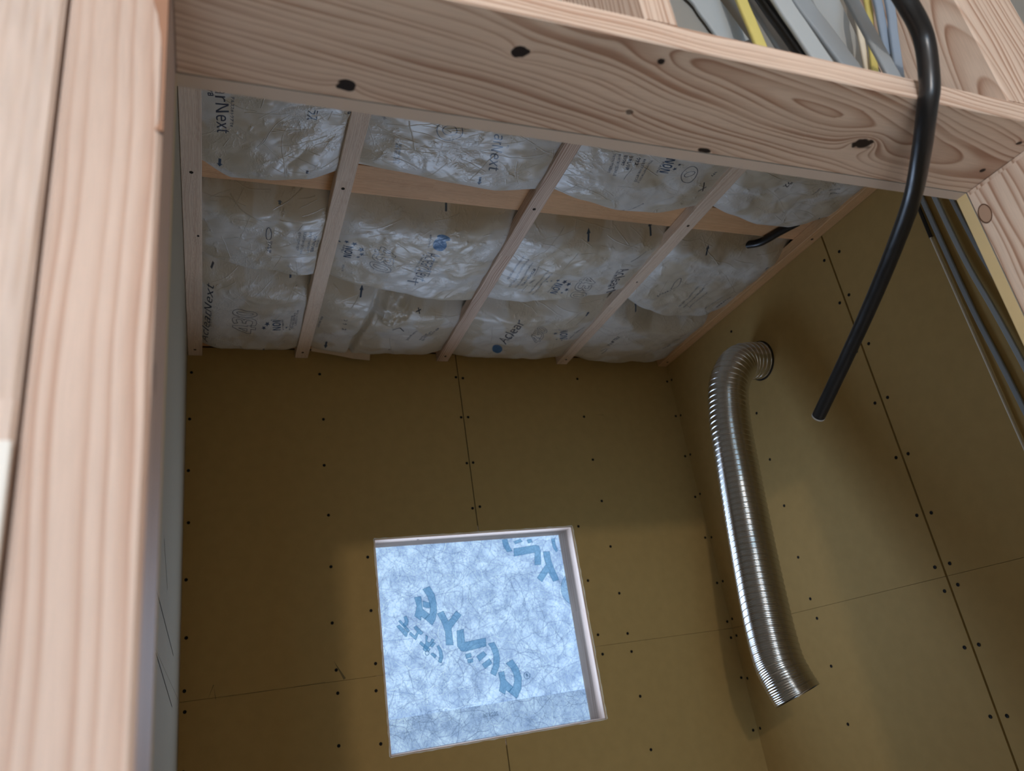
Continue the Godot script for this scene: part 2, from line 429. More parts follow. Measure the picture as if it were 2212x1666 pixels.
# Sweeps a closed outline along a path, the frame carried along without twisting; the ends are capped.
func sweep(path: PackedVector3Array, outline: PackedVector2Array, side: Vector3) -> ArrayMesh:
	var n := path.size()
	var m := outline.size()
	var pos := PackedVector3Array()
	var nor := PackedVector3Array()
	var uv := PackedVector2Array()
	var idx := PackedInt32Array()
	var x := side
	var run := 0.0
	for k in n:
		var t := (path[mini(k + 1, n - 1)] - path[maxi(k - 1, 0)]).normalized()
		x = (x - t * x.dot(t)).normalized()
		var y := t.cross(x)
		if k:
			run += path[k].distance_to(path[k - 1])
		for q in m + 1:
			var p := outline[q % m]
			var d := (outline[(q + 1) % m] - outline[(q + m - 1) % m]).normalized()
			pos.append(path[k] + x * p.x + y * p.y)
			nor.append((x * d.y - y * d.x).normalized())
			uv.append(Vector2(run, float(q) / m))
	for k in n - 1:
		for q in m:
			var a := k * (m + 1) + q
			var b := a + m + 1
			if (pos[a + 1] - pos[a]).cross(pos[b] - pos[a]).dot(nor[a]) < 0.0:
				idx.append_array([a, a + 1, b, a + 1, b + 1, b])
			else:
				idx.append_array([a, b, a + 1, a + 1, b, b + 1])
	for end in 2:
		var k := 0 if end == 0 else n - 1
		var nn := (path[0] - path[1]).normalized() if end == 0 else (path[n - 1] - path[n - 2]).normalized()
		var first := pos.size()
		pos.append(path[k])
		nor.append(nn)
		uv.append(Vector2.ZERO)
		for q in m:
			pos.append(pos[k * (m + 1) + q])
			nor.append(nn)
			uv.append(Vector2.ZERO)
		for q in m:
			var b := first + 1 + q
			var c := first + 1 + (q + 1) % m
			if (pos[b] - pos[first]).cross(pos[c] - pos[first]).dot(nn) < 0.0:
				idx.append_array([first, b, c])
			else:
				idx.append_array([first, c, b])
	return arrays(pos, nor, uv, idx)


func arrays(pos: PackedVector3Array, nor: PackedVector3Array, uv: PackedVector2Array, idx: PackedInt32Array) -> ArrayMesh:
	var a := []
	a.resize(Mesh.ARRAY_MAX)
	a[Mesh.ARRAY_VERTEX] = pos
	a[Mesh.ARRAY_NORMAL] = nor
	a[Mesh.ARRAY_TEX_UV] = uv
	a[Mesh.ARRAY_INDEX] = idx
	var mesh := ArrayMesh.new()
	mesh.add_surface_from_arrays(Mesh.PRIMITIVE_TRIANGLES, a)
	return mesh


func circle(r: float, n: int) -> PackedVector2Array:
	var out := PackedVector2Array()
	for k in n:
		out.append(Vector2.from_angle(TAU * k / n) * r)
	return out


func flat_section(wide: float, thick: float) -> PackedVector2Array:
	var out := PackedVector2Array()
	var r := thick * 0.42
	for k in 16:
		var a := TAU * (k + 0.5) / 16
		out.append(Vector2((wide / 2 - r) * signf(cos(a)) + r * cos(a), (thick / 2 - r) * signf(sin(a)) + r * sin(a)))
	return out


# ---------------------------------------------------------------- pictures: print, grain, fibres

func to_points(flat: Array, from := 0) -> PackedVector2Array:
	var out := PackedVector2Array()
	for k in range(from, flat.size() - 1, 2):
		out.append(Vector2(flat[k], flat[k + 1]))
	return out


func blend_at(im: Image, x: int, y: int, c: Color, a: float) -> void:
	im.set_pixel(x, y, im.get_pixel(x, y).lerp(c, a))


# Fills outlines by the even-odd rule, four scan lines to a row.
func fill(im: Image, outlines: Array, c: Color, strong := 1.0) -> void:
	var w := im.get_width()
	var h := im.get_height()
	var top := INF
	var low := -INF
	for o: PackedVector2Array in outlines:
		for p in o:
			top = minf(top, p.y)
			low = maxf(low, p.y)
	var cover := PackedFloat32Array()
	for y in range(maxi(0, floori(top)), mini(h, ceili(low) + 1)):
		cover.resize(w)
		cover.fill(0.0)
		var from := w
		var to := -1
		for sub in 4:
			var yy := y + (sub + 0.5) / 4.0
			var xs := []
			for o: PackedVector2Array in outlines:
				var n := o.size()
				for k in n:
					var p := o[k]
					var q := o[(k + 1) % n]
					if (p.y <= yy) != (q.y <= yy):
						xs.append(p.x + (yy - p.y) / (q.y - p.y) * (q.x - p.x))
			xs.sort()
			for k in range(0, xs.size() - 1, 2):
				var a := clampf(xs[k], 0, w - 0.001)
				var b := clampf(xs[k + 1], 0, w - 0.001)
				if b <= a:
					continue
				var ia := int(a)
				var ib := int(b)
				from = mini(from, ia)
				to = maxi(to, ib)
				if ia == ib:
					cover[ia] += (b - a) / 4.0
				else:
					cover[ia] += (ia + 1 - a) / 4.0
					for x in range(ia + 1, ib):
						cover[x] += 0.25
					cover[ib] += (b - ib) / 4.0
		for x in range(from, to + 1):
			if cover[x] > 0.0:
				blend_at(im, x, y, c, minf(cover[x], 1.0) * strong)


func stroke(im: Image, line: PackedVector2Array, wide: float, c: Color, strong := 1.0) -> void:
	for k in line.size() - 1:
		var d := (line[k + 1] - line[k])
		if d.length() < 0.01:
			continue
		d = d.normalized() * wide / 2
		var s := Vector2(-d.y, d.x)
		fill(im, [PackedVector2Array([line[k] - d * 0.6 + s, line[k + 1] + d * 0.6 + s, line[k + 1] + d * 0.6 - s, line[k] - d * 0.6 - s])], c, strong)


# Outlines of a line of lettering: x from 0 to 1 along it, y from 0 at the baseline to 1 at the height of a capital.
func lettering(text: String, bold: bool) -> Array:
	var ts := TextServerManager.get_primary_interface()
	var rid: RID = (font_bold if bold else font_regular).get_rids()[0]
	var out := []
	var pen := 0.0
	for ch in text:
		var g := ts.font_get_glyph_index(rid, 128, ch.unicode_at(0), 0)
		var d: Dictionary = ts.font_get_glyph_contours(rid, 128, g)
		var from := 0
		for last: int in d.contours:
			var pts := []
			for k in range(from, last + 1):
				pts.append(d.points[k])
			from = last + 1
			var flat := PackedVector2Array()
			var n := pts.size()
			for k in n:
				var p: Vector3 = pts[k]
				var q: Vector3 = pts[(k + 1) % n]
				var here := Vector2(p.x, p.y)
				if p.z == 1.0:
					flat.append(here)
				else:
					var b: Vector3 = pts[(k + n - 1) % n]
					var start := Vector2(b.x, b.y) if b.z == 1.0 else (Vector2(b.x, b.y) + here) / 2
					var stop := Vector2(q.x, q.y) if q.z == 1.0 else (Vector2(q.x, q.y) + here) / 2
					for s in [0.2, 0.4, 0.6, 0.8, 1.0]:
						flat.append(start.lerp(here, s).lerp(here.lerp(stop, s), s))
			for k in flat.size():
				flat[k] = Vector2(flat[k].x + pen, -flat[k].y)
			out.append(flat)
		pen += ts.font_get_glyph_advance(rid, 128, g).x
	for o in out.size():
		var f: PackedVector2Array = out[o]
		for k in f.size():
			f[k] = Vector2(f[k].x / pen, f[k].y / 91.0)
		out[o] = f
	return out


func placed(outlines: Array, o: Vector2, along: Vector2, up: Vector2) -> Array:
	var out := []
	for f: PackedVector2Array in outlines:
		var g := PackedVector2Array()
		for p in f:
			g.append(o + along * p.x + up * p.y)
		out.append(g)
	return out


func closed(f: PackedVector2Array) -> PackedVector2Array:
	var g := f.duplicate()
	g.append(f[0])
	return g


func print_kana(im: Image, text: String, a: Vector2, b: Vector2, size: float, wide: float, c: Color) -> void:
	var d := (b - a).normalized()
	var up := Vector2(-d.y, d.x) * -1.0
	var each := a.distance_to(b) / text.length()
	for k in text.length():
		var o := a + d * each * k
		for s: Array in STROKES[text[k]]:
			var line := PackedVector2Array()
			for p in to_points(s):
				line.append(o + d * p.x * minf(each, size) * 0.92 + up * p.y * size)
			stroke(im, line, wide, c)


# One bag's print, laid out in metres on its film and drawn into its picture.
func print_bag(im: Image, items: Array, x0: float, z0: float, wide: float, deep: float, rng: RandomNumberGenerator) -> void:
	var k := Vector2(im.get_width() / wide, im.get_height() / deep)
	var mm := im.get_width() / wide / 1000.0
	var at := func(x: float, z: float) -> Vector2: return Vector2((x - x0) * k.x, (z0 - z) * k.y)
	var ink := Color8(30, 42, 66)
	for it: Array in items:
		var p := []
		for n in range(2, it.size() - 1, 2):
			p.append(at.call(it[n], it[n + 1]))
		match it[0]:
			"T":
				fill(im, placed(lettering(it[1], it[1] == "NON"), p[0], p[1] - p[0], p[2] - p[0]), ink if it[1] != "NON" else Color8(42, 70, 104))
			"O":
				for f in placed(lettering(it[1], true), p[0], p[1] - p[0], p[2] - p[0]):
					stroke(im, closed(f), 1.25 * mm, ink)
			"A":
				var d: Vector2 = p[1] - p[0]
				var s := Vector2(-d.y, d.x).normalized() * 2.6 * mm
				fill(im, [PackedVector2Array([p[0] + s, p[0] + d * 0.6 + s, p[0] + d * 0.6 + s * 2.2, p[1], p[0] + d * 0.6 - s * 2.2, p[0] + d * 0.6 - s, p[0] - s])], Color8(36, 64, 94))
			"S":
				var f := PackedVector2Array()
				for n in 10:
					f.append(p[0] + Vector2.from_angle(TAU * n / 10 + 0.3) * float(it[1]) * mm * (1.0 if n % 2 == 0 else 0.42))
				fill(im, [f], Color8(42, 68, 100))
			"L":
				stroke(im, PackedVector2Array(p), float(it[1]) * 0.8 * mm, Color8(34, 38, 52))
			"E":
				var f := PackedVector2Array()
				for n in 28:
					f.append(p[0] + (p[1] - p[0]) * cos(TAU * n / 28) + (p[2] - p[0]) * sin(TAU * n / 28))
				if it[1] == "b":
					fill(im, [f], Color8(50, 104, 156), 0.95)
				else:
					stroke(im, closed(f), 1.6 * mm, ink)
			"J":
				var size := float(it[1]) * mm
				var text := ""
				for n in maxi(2, roundi(p[0].distance_to(p[1]) / size / 0.95)):
					text += TINY[rng.randi() % TINY.length()]
				print_kana(im, text, p[0], p[1], size, maxf(1.1, size * (0.17 if it[1] >= 8 else 0.12)), ink)
			"K":
				print_kana(im, it[1], p[0], p[1], float(it[-1]) * mm, 2.2 * mm, Color8(34, 38, 52))


# Wood, sawn through the rings of a trunk: distance from the pith, wandering with the grain and pushed aside by knots.
func grain(w: int, h: int, long: float, wide: float, seed_: int, pith: Array, depth: Array, ring: float, knots: Array, early: Color, late: Color, wander := 0.006) -> ImageTexture:
	var n1 := FastNoiseLite.new()
	n1.seed = seed_
	n1.frequency = 1.0
	n1.fractal_octaves = 2
	var n2 := FastNoiseLite.new()
	n2.seed = seed_ + 7
	n2.frequency = 1.0
	n2.fractal_octaves = 1
	var data := PackedByteArray()
	data.resize(w * h * 3)
	var k := 0
	for y in h:
		var s := wide * y / h
		for x in w:
			var u := long * x / w
			var t := u / long * (depth.size() - 1)
			var d: float = lerpf(depth[int(t)], depth[mini(int(t) + 1, depth.size() - 1)], smoothstep(0, 1, t - int(t)))
			var r: float = s - lerpf(pith[0], pith[1], u / long)
			r = sqrt(r * r + d * d) + n1.get_noise_2d(u * 4.0, s * 14.0) * wander
			var dark := 0.0
			for q: Array in knots:
				var du: float = (u - q[0]) / q[2]
				var ds: float = (s - q[1]) / q[3]
				var e := du * du + ds * ds
				if e < 30.0:
					r += q[4] * exp(-sqrt(e) * 0.9)
					if e < 1.0 and q[5] > 0.0:
						dark = maxf(dark, smoothstep(1.0, 0.55, e + n2.get_noise_2d(u * 110, s * 110) * 0.5) * q[5])
			var ph := r / ring
			ph += n2.get_noise_1d(ph * 0.7) * 0.35
			ph -= floorf(ph)
			var late_part := ph * ph * ph * smoothstep(1.0, 0.82, ph) * (0.8 + 0.5 * n2.get_noise_2d(u * 3.0, s * 30.0))
			var fine := n2.get_noise_2d(u * 25.0, s * 1400.0) * 0.035 + n1.get_noise_2d(u * 2.0, s * 9.0 + 40.0) * 0.05
			var c := early.lerp(late, clampf(late_part * 1.6 + 0.03, 0.0, 1.0))
			c = c.lerp(Color(0.13, 0.09, 0.065), dark)
			var f := 1.0 + fine * (1.0 - dark)
			data[k] = clampi(int(c.r * f * 255.0), 0, 255)
			data[k + 1] = clampi(int(c.g * f * 255.0), 0, 255)
			data[k + 2] = clampi(int(c.b * f * 255.0), 0, 255)
			k += 3
	return ImageTexture.create_from_image(Image.create_from_data(w, h, false, Image.FORMAT_RGB8, data))


func plain(c: Color, rough: float, spec := 0.5) -> StandardMaterial3D:
	var m := StandardMaterial3D.new()
	m.albedo_color = c
	m.roughness = rough
	m.metallic_specular = spec
	return m


func wood_material(t: Texture2D, scale: Vector2, tint := Color.WHITE) -> StandardMaterial3D:
	var m := plain(tint, 0.62, 0.4)
	m.albedo_texture = t
	m.uv1_scale = Vector3(scale.x, scale.y, 1)
	return m


func noise_texture(size: int, freq: float, seed_: int, ramp: Array, octaves := 4, kind := FastNoiseLite.TYPE_SIMPLEX_SMOOTH) -> NoiseTexture2D:
	var n := FastNoiseLite.new()
	n.noise_type = kind
	n.frequency = freq
	n.seed = seed_
	n.fractal_octaves = octaves
	var t := NoiseTexture2D.new()
	t.width = size
	t.height = size
	t.seamless = true
	t.noise = n
	if ramp:
		var g := Gradient.new()
		g.set_color(0, ramp[0])
		g.set_color(1, ramp[1])
		t.color_ramp = g
	return t


func make_materials() -> void:
	font_regular = SystemFont.new()
	font_regular.font_names = ["Droid Sans"]
	font_bold = SystemFont.new()
	font_bold.font_names = ["Droid Sans"]
	font_bold.font_weight = 700
	var early := Color8(222, 200, 182)
	var late := Color8(166, 128, 106)
	# lintel underside: straight on the left, a long tongue and a large knot on the right
	var lint := grain(1640, 212, 0.82, 0.106, 5, [0.150, 0.036], [.020, .024, .030, .026, .010, .004, .010, .022, .032], 0.0066,
		[[.620, .043, .0130, .0080, .052, .93], [.1196, .0125, .0085, .0062, .012, 1.0], [.2424, .074, .0078, .006, -.012, 1.0], [.3586, .091, .004, .003, .006, .95],
		[.3598, .0336, .004, .003, .006, .5], [.459, .0025, .009, .003, .012, .95], [.8004, .0356, .004, .003, .006, .95], [.8003, .080, .004, .003, .006, .9]], early, late, 0.0045)
	mats.lintel = wood_material(lint, Vector2.ONE)
	var a := grain(1792, 448, 1.0, 0.25, 11, [-0.25, -0.22], [.05, .06, .05], 0.0058, [[.28, .11, .006, .004, .008, .9], [.7, .2, .005, .004, .006, .85]], early, late)
	var b := grain(1792, 448, 1.0, 0.25, 23, [0.12, 0.12], [.012, .03, .05, .02, .012], 0.0085, [[.33, .19, .013, .009, .02, .35], [.8, .06, .005, .004, .008, .9]], early, late)
	var c := grain(1024, 256, 1.0, 0.25, 31, [-0.6, -0.58], [.05, .05], 0.0035, [[.52, .03, .004, .003, .004, .9], [.15, .2, .004, .003, .004, .8]], Color8(232, 212, 192), Color8(206, 174, 150))
	mats.wood_a = wood_material(a, Vector2(1, 4))
	mats.wood_b = wood_material(b, Vector2(1, 4))
	mats.wood_c = wood_material(c, Vector2(1, 4))
	mats.wood_d = wood_material(c, Vector2(1, 4), Color8(240, 212, 172))
	mats.joist = wood_material(c, Vector2(1, 4), Color8(244, 214, 178))
	mats.reveal = wood_material(a, Vector2(1, 4), Color8(236, 236, 238))
	mats.post = wood_material(grain(1024, 320, 1.2, 0.12, 77, [-0.20, -0.21], [.03, .03], 0.0090, [[.62, .07, .010, .010, .012, .25]], Color8(204, 182, 168), Color8(178, 146, 128), 0.003), Vector2(1 / 1.2, 1 / 0.12))
	mats.post_pale = wood_material(grain(512, 128, 1.0, 0.25, 57, [-0.5, -0.5], [.05, .05], 0.006, [], Color8(212, 194, 182), Color8(196, 172, 156), 0.003), Vector2(1, 4))
	var ply := grain(1024, 512, 2.0, 1.0, 91, [0.4, 0.4], [.1, .02, .09, .03], 0.03, [], Color8(216, 208, 196), Color8(200, 188, 172))
	mats.ply = wood_material(ply, Vector2(0.5, 1))
	# plasterboard: buff face paper, grey back paper, white core
	var paper := plain(Color8(182, 152, 97), 0.75, 0.3)
	paper.albedo_texture = noise_texture(512, 0.02, 3, [Color(0.965, 0.965, 0.96), Color(1, 1, 1)], 5)
	paper.uv1_triplanar = true
	paper.uv1_world_triplanar = true
	paper.uv1_scale = Vector3(2, 2, 2)
	mats.paper = paper
	mats.paper_edge = plain(Color8(214, 190, 144), 0.85, 0.2)
	mats.grey_paper = plain(Color8(150, 148, 142), 0.85, 0.2)
	mats.core = plain(Color8(232, 230, 224), 0.9, 0.2)
	mats.screw = plain(Color8(26, 24, 24), 0.6, 0.3)
	mats.lime_paper = plain(Color8(180, 170, 150), 0.8, 0.2)
	mats.pencil = plain(Color8(58, 52, 46), 0.9, 0.2)
	mats.core_edge = plain(Color8(208, 192, 180), 0.9, 0.2)
	mats.scuff = plain(Color8(120, 104, 72), 0.9, 0.2)
	mats.sheath = plain(Color8(96, 72, 44), 0.9, 0.2)


# ---------------------------------------------------------------- the place

func _ready() -> void:
	camera_and_light()
	make_materials()
	shell()
	window()
	framing()
	ceiling()
	insulation()
	duct()
	cables()
	site_lamp()


func camera_and_light() -> void:
	var cam := Camera3D.new()
	cam.name = "camera"
	add_child(cam)
	cam.position = v(0, 0, 0)
	cam.rotation_degrees = Vector3(22.8707, -23.9932, -9.1353)
	var lens := CameraAttributesPhysical.new()
	lens.frustum_focal_length = 12.0 / tan(deg_to_rad(54.258 / 2))
	lens.exposure_aperture = 6.0
	lens.frustum_focus_distance = 1.3
	lens.frustum_near = 0.02
	cam.attributes = lens
	cam.fov = 54.258
	cam.near = 0.02
	cam.current = true
	var e := Environment.new()
	e.background_mode = Environment.BG_SKY
	var sky := ProceduralSkyMaterial.new()
	sky.sky_top_color = Color8(170, 196, 226)
	sky.sky_horizon_color = Color8(214, 222, 230)
	sky.ground_bottom_color = Color8(120, 116, 108)
	sky.ground_horizon_color = Color8(190, 190, 186)
	e.sky = Sky.new()
	e.sky.sky_material = sky
	e.tonemap_mode = Environment.TONE_MAPPER_LINEAR
	e.tonemap_exposure = 1.0
	e.sdfgi_enabled = true
	e.ssao_enabled = true
	e.ssil_enabled = true
	var w := WorldEnvironment.new()
	w.name = "world"
	w.environment = e
	add_child(w)
	# daylight through the large window of the room in front of the doorway, behind the eye
	var day := AreaLight3D.new()
	day.name = "daylight"
	day.area_size = Vector2(1.8, 1.6)
	day.light_color = Color8(184, 222, 255)
	day.light_energy = DAY
	day.area_range = 20.0
	day.shadow_enabled = true
	add_child(day)
	day.position = v(-1.3, -0.05, 3.02)
	# daylight soaking through the building paper over the back window
	var glow := AreaLight3D.new()
	glow.name = "paper_window"
	glow.area_size = Vector2(0.60, 0.53)
	glow.light_color = Color8(196, 220, 255)
	glow.light_energy = GLOW
	glow.area_range = 20.0
	glow.shadow_enabled = true
	add_child(glow)
	glow.position = v(0.785, 0.218, -2.245)
	glow.rotation.y = PI


const DAY := 6.5
const GLOW := 0.56
const BULB := 1.2


# A bare site bulb hanging behind the eye: it throws the doorway's outline on the back and right walls.
func site_lamp() -> void:
	var at := v(-0.338, 0.42, 1.19)
	var t := thing("site_lamp", at)
	tag(t, "bare bulb hanging on a cord in the room behind the viewer", "lamp")
	var prof := [[0.0, -0.034], [0.018, -0.030], [0.029, -0.018], [0.033, 0.0], [0.029, 0.018], [0.018, 0.036], [0.0135, 0.05]]
	var pos := PackedVector3Array()
	var nor := PackedVector3Array()
	var uv := PackedVector2Array()
	var idx := PackedInt32Array()
	for k in prof.size():
		for q in 21:
			var a := TAU * q / 20
			pos.append(Vector3(cos(a) * prof[k][0], prof[k][1], sin(a) * prof[k][0]))
			nor.append(Vector3(cos(a) * prof[k][0], prof[k][1], sin(a) * prof[k][0]).normalized())
			uv.append(Vector2.ZERO)
	for k in prof.size() - 1:
		for q in 20:
			var a := k * 21 + q
			idx.append_array([a, a + 1, a + 21, a + 1, a + 22, a + 21] if (pos[a + 1] - pos[a]).cross(pos[a + 21] - pos[a]).dot(nor[a + 21]) < 0 else [a, a + 21, a + 1, a + 1, a + 21, a + 22])
	var m := plain(Color8(255, 240, 220), 0.4)
	m.emission_enabled = true
	m.emission = Color8(255, 226, 190)
	m.emission_energy_multiplier = 3.0
	obj("bulb", arrays(pos, nor, uv, idx), m, t)
	var dark := plain(Color8(30, 30, 32), 0.5)
	obj("socket", sweep(PackedVector3Array([Vector3(0, 0.049, 0), Vector3(0, 0.11, 0)]), circle(0.02, 16), Vector3.RIGHT), dark, t)
	obj("cord", sweep(PackedVector3Array([Vector3(0, 0.11, 0), Vector3(0, 0.878, 0)]), circle(0.004, 8), Vector3.RIGHT), dark, t)
	var l := OmniLight3D.new()
	l.name = "site_lamp_light"
	l.light_color = Color8(255, 238, 222)
	l.light_energy = BULB
	l.light_size = 0.03
	l.omni_range = 20.0
	l.omni_attenuation = 2.0
	l.shadow_enabled = true
	add_child(l)
	l.position = at


func screw_mesh() -> ArrayMesh:
	# head of a drywall screw, axis along z: a shallow dish with a cross recess
	var st := SurfaceTool.new()
	st.begin(Mesh.PRIMITIVE_TRIANGLES)
	var rings := [[0.0046, 0.0], [0.0043, 0.0011], [0.0032, 0.0010], [0.0012, 0.0003]]
	for k in rings.size() - 1:
		for q in 10:
			var a := TAU * q / 10
			var b := TAU * (q + 1) / 10
			var r0: Array = rings[k]
			var r1: Array = rings[k + 1]
			var p := [Vector3(cos(a) * r0[0], sin(a) * r0[0], r0[1]), Vector3(cos(b) * r0[0], sin(b) * r0[0], r0[1]), Vector3(cos(b) * r1[0], sin(b) * r1[0], r1[1]), Vector3(cos(a) * r1[0], sin(a) * r1[0], r1[1])]
			var m := (a + b) / 2
			var n := Vector3(cos(m) * (r1[1] - r0[1]), sin(m) * (r1[1] - r0[1]), r0[0] - r1[0]).normalized()
			quad(st, p[0], p[1], p[2], p[3], n)
	for q in 10:
		var a := TAU * q / 10
		var b := TAU * (q + 1) / 10
		quad(st, Vector3(0, 0, 0.0002), Vector3(cos(a), sin(a), 0.25) * 0.0012, Vector3(cos(b), sin(b), 0.25) * 0.0012, Vector3(0, 0, 0.0002), Vector3(0, 0, 1))
	return st.commit()


func put_screws(wall: Node3D, mesh: Mesh, spots: Array, turn: float, fixed: float) -> void:
	var rng := RandomNumberGenerator.new()
	rng.seed = 5
	for s: Array in spots:
		var o := obj("screw", mesh, mats.screw, wall)
		var jig := Vector2(rng.randf_range(-0.003, 0.003), rng.randf_range(-0.004, 0.004))
		o.rotation = Vector3(0, turn, 0)
		o.position = v(s[0] + jig.x, s[1] + jig.y, fixed) if is_zero_approx(turn) else v(fixed, s[1] + jig.y, s[0] + jig.x)


func shell() -> void:
	var paper: Material = mats.paper
	var edge: Material = mats.paper_edge
	var core: Material = mats.core
	var t := 0.0125
	# back wall: four boards round the window
	var wb := structure("wall_back")
	var ob := v(0, 0, ZB)
	var wl := 0.459
	var wr := 1.112
	var wt := 0.511
	var wd := -0.074
	for o in [[-.07, .1321, -.07, 1.13, .7853, 1.13, .7853, wt, wl, wt, wl, .1321], [.7887, 1.13, XR + .012, 1.13, XR + .012, .1321, wr, .1321, wr, wt, .7887, wt],
			[-.07, .1313, wl, .1313, wl, wd, .7853, wd, .7853, -H, -.07, -H], [.7887, -H, .7887, wd, wr, wd, wr, .1313, XR + .012, .1313, XR + .012, -H]]:
		obj("gypsum_board", board(o, ob, Vector3.RIGHT, Vector3.UP, Vector3.BACK, t, paper, paper), null, wb)
	for o in [[-.3, 1.3, 1.9, 1.3, 1.9, wt, -.3, wt], [-.3, wd, 1.9, wd, 1.9, -H, -.3, -H], [-.3, wt, wl, wt, wl, wd, -.3, wd], [wr, wt, 1.9, wt, 1.9, wd, wr, wd]]:
		obj("sheathing", board(o, v(0, 0, ZB - t - 0.001), Vector3.RIGHT, Vector3.UP, Vector3.BACK, 0.03, mats.sheath, mats.sheath), null, wb)
	var screw := screw_mesh()
	var rows := [1.043, 0.895, 0.740, 0.590, 0.437, 0.283, 0.158, 0.104, -0.026, -0.18, -0.33]
	var spots := []
	for y in rows:
		for x in [-0.046, 0.329, 1.236, 1.617]:
			spots.append([x, y])
		if y > 0.55 or y < -0.2:
			spots.append([0.778, y])
			spots.append([0.800, y])
	for y in [0.460, 0.306, 0.164, 0.095, -0.04]:
		spots.append([0.437, y])
	for y in [0.512, 0.335, 0.162, 0.109]:
		spots.append([1.134, y])
	put_screws(wb, screw, spots, 0.0, ZB)
	# right wall
	var wrt := structure("wall_right")
	var orr := v(XR, 0, 0)
	for o in [[ZB, .1321, ZB, 1.13, -1.3408, 1.13, -1.3408, .1321], [-1.3352, .1321, -1.3352, 1.13, -.46, 1.13, -.46, .1321],
			[ZB, -H, ZB, .1313, -1.3408, .1313, -1.3408, -H], [-1.3352, -H, -1.3352, .1313, -.46, .1313, -.46, -H]]:
		obj("gypsum_board", board(o, orr, Vector3.BACK, Vector3.UP, Vector3.LEFT, t, paper, paper), null, wrt)
	obj("sheathing", board([-2.25, -H, -2.25, 1.3, -.44, 1.3, -.44, -H], v(XR + t + 0.001, 0, 0), Vector3.BACK, Vector3.UP, Vector3.LEFT, 0.03, mats.sheath, mats.sheath), null, wrt)
	spots = []
	for y in rows:
		if y > 0.95:
			spots.append_array([[-1.804, 1.04], [-1.299, 1.021], [-1.359, 1.031], [-2.19, 1.045]])
			continue
		for z in [-2.188, -1.80, -1.360, -1.318, -0.9]:
			if not (z == -1.80 and y > 0.8):
				spots.append([z, y])
	put_screws(wrt, screw, spots, -PI / 2, XR)
	# left wall, seen along its face
	var wlf := structure("wall_left")
	for o in [[ZB, .1321, ZB, 1.13, -.46, 1.13, -.46, .1321], [ZB, -H, ZB, .1313, -.46, .1313, -.46, -H]]:
		obj("gypsum_board", board(o, v(XL, 0, 0), Vector3.BACK, Vector3.UP, Vector3.RIGHT, t, mats.lime_paper, mats.lime_paper), null, wlf)
	obj("sheathing", board([-2.25, -H, -2.25, 1.3, -.44, 1.3, -.44, -H], v(XL - t - 0.001, 0, 0), Vector3.BACK, Vector3.UP, Vector3.RIGHT, 0.03, mats.sheath, mats.sheath), null, wlf)
	for s in [[-1.10, .128, -1.70, .096], [-1.20, .30, -1.36, .255], [-1.05, .20, -1.7, .19]]:
		var a := v(XL + 0.0003, s[1], s[0])
		var b := v(XL + 0.0003, s[3], s[2])
		var st := SurfaceTool.new()
		st.begin(Mesh.PRIMITIVE_TRIANGLES)
		var w := Vector3(0, 0.0012, 0)
		quad(st, a - w, b - w, b + w, a + w, Vector3.RIGHT)
		obj("pencil_mark", st.commit(), mats.pencil, wlf)
	for m in [[.008, .128, .022, .163, .001], [.022, .163, .027, .128, .0008], [.325, .185, .352, .135, .0035], [1.28, .905, 1.315, .903, .0007], [-.05, .128, .30, .1335, .0004]]:
		var a := Vector2(m[0], m[1])
		var b := Vector2(m[2], m[3])
		var side: Vector2 = (b - a).orthogonal().normalized() * float(m[4])
		var st := SurfaceTool.new()
		st.begin(Mesh.PRIMITIVE_TRIANGLES)
		quad(st, v(a.x, a.y, ZB + 0.0002), v(b.x - side.x, b.y - side.y, ZB + 0.0002), v(b.x + side.x, b.y + side.y, ZB + 0.0002), v(a.x, a.y, ZB + 0.0002), Vector3.BACK)
		obj("scuff_mark", st.commit(), mats.scuff, wb)
	# inner face of the front wall: one board above the doorway and one at each side, its grey back paper towards the eye
	var wf := structure("wall_front")
	for o in [[XL, LY, XL, 1.13, XR, 1.13, XR, LY], [.795, -H, .795, LY, XR, LY, XR, -H], [XL, -H, XL, LY, -.024, LY, -.024, -H]]:
		obj("gypsum_board", board(o, v(0, 0, ZW), Vector3.RIGHT, Vector3.UP, Vector3.BACK, t, mats.grey_paper, mats.core_edge if o[1] == LY else edge, paper), null, wf)
	# floor of both rooms, and the shell of the room the eye is in
	var fl := structure("floor")
	obj("floor_panel", beam(Vector3(-3.2, -0.03, -2.25), Vector3(3.2, 0.0, 3.2), 0, 0.001), mats.ply, fl)
	var top := structure("ceiling")
	obj("deck_panel", beam(v(-0.3, 1.30, -2.25), v(1.9, 1.33, -0.40), 0, 0.001), mats.sheath, top)
	obj("deck_panel", beam(v(-3.2, 1.30, -0.40), v(3.2, 1.33, 3.2), 0, 0.001), mats.wood_c, top)
	var outer := structure("wall_outer")
	for side in [-1.0, 1.0]:
		obj("lining", beam(Vector3(3.2 * side - 0.03, 0, -0.5), Vector3(3.2 * side + 0.03, 2.88, 3.2), 1, 0.001), mats.core, outer)
		var x0 := XR if side > 0 else -3.2
		var x1 := 3.2 if side > 0 else XL
		obj("lining", board([x0, -H, x0, 1.3, x1, 1.3, x1, -H], v(0, 0, ZW), Vector3.RIGHT, Vector3.UP, Vector3.BACK, 0.02, mats.grey_paper, mats.grey_paper), null, outer)
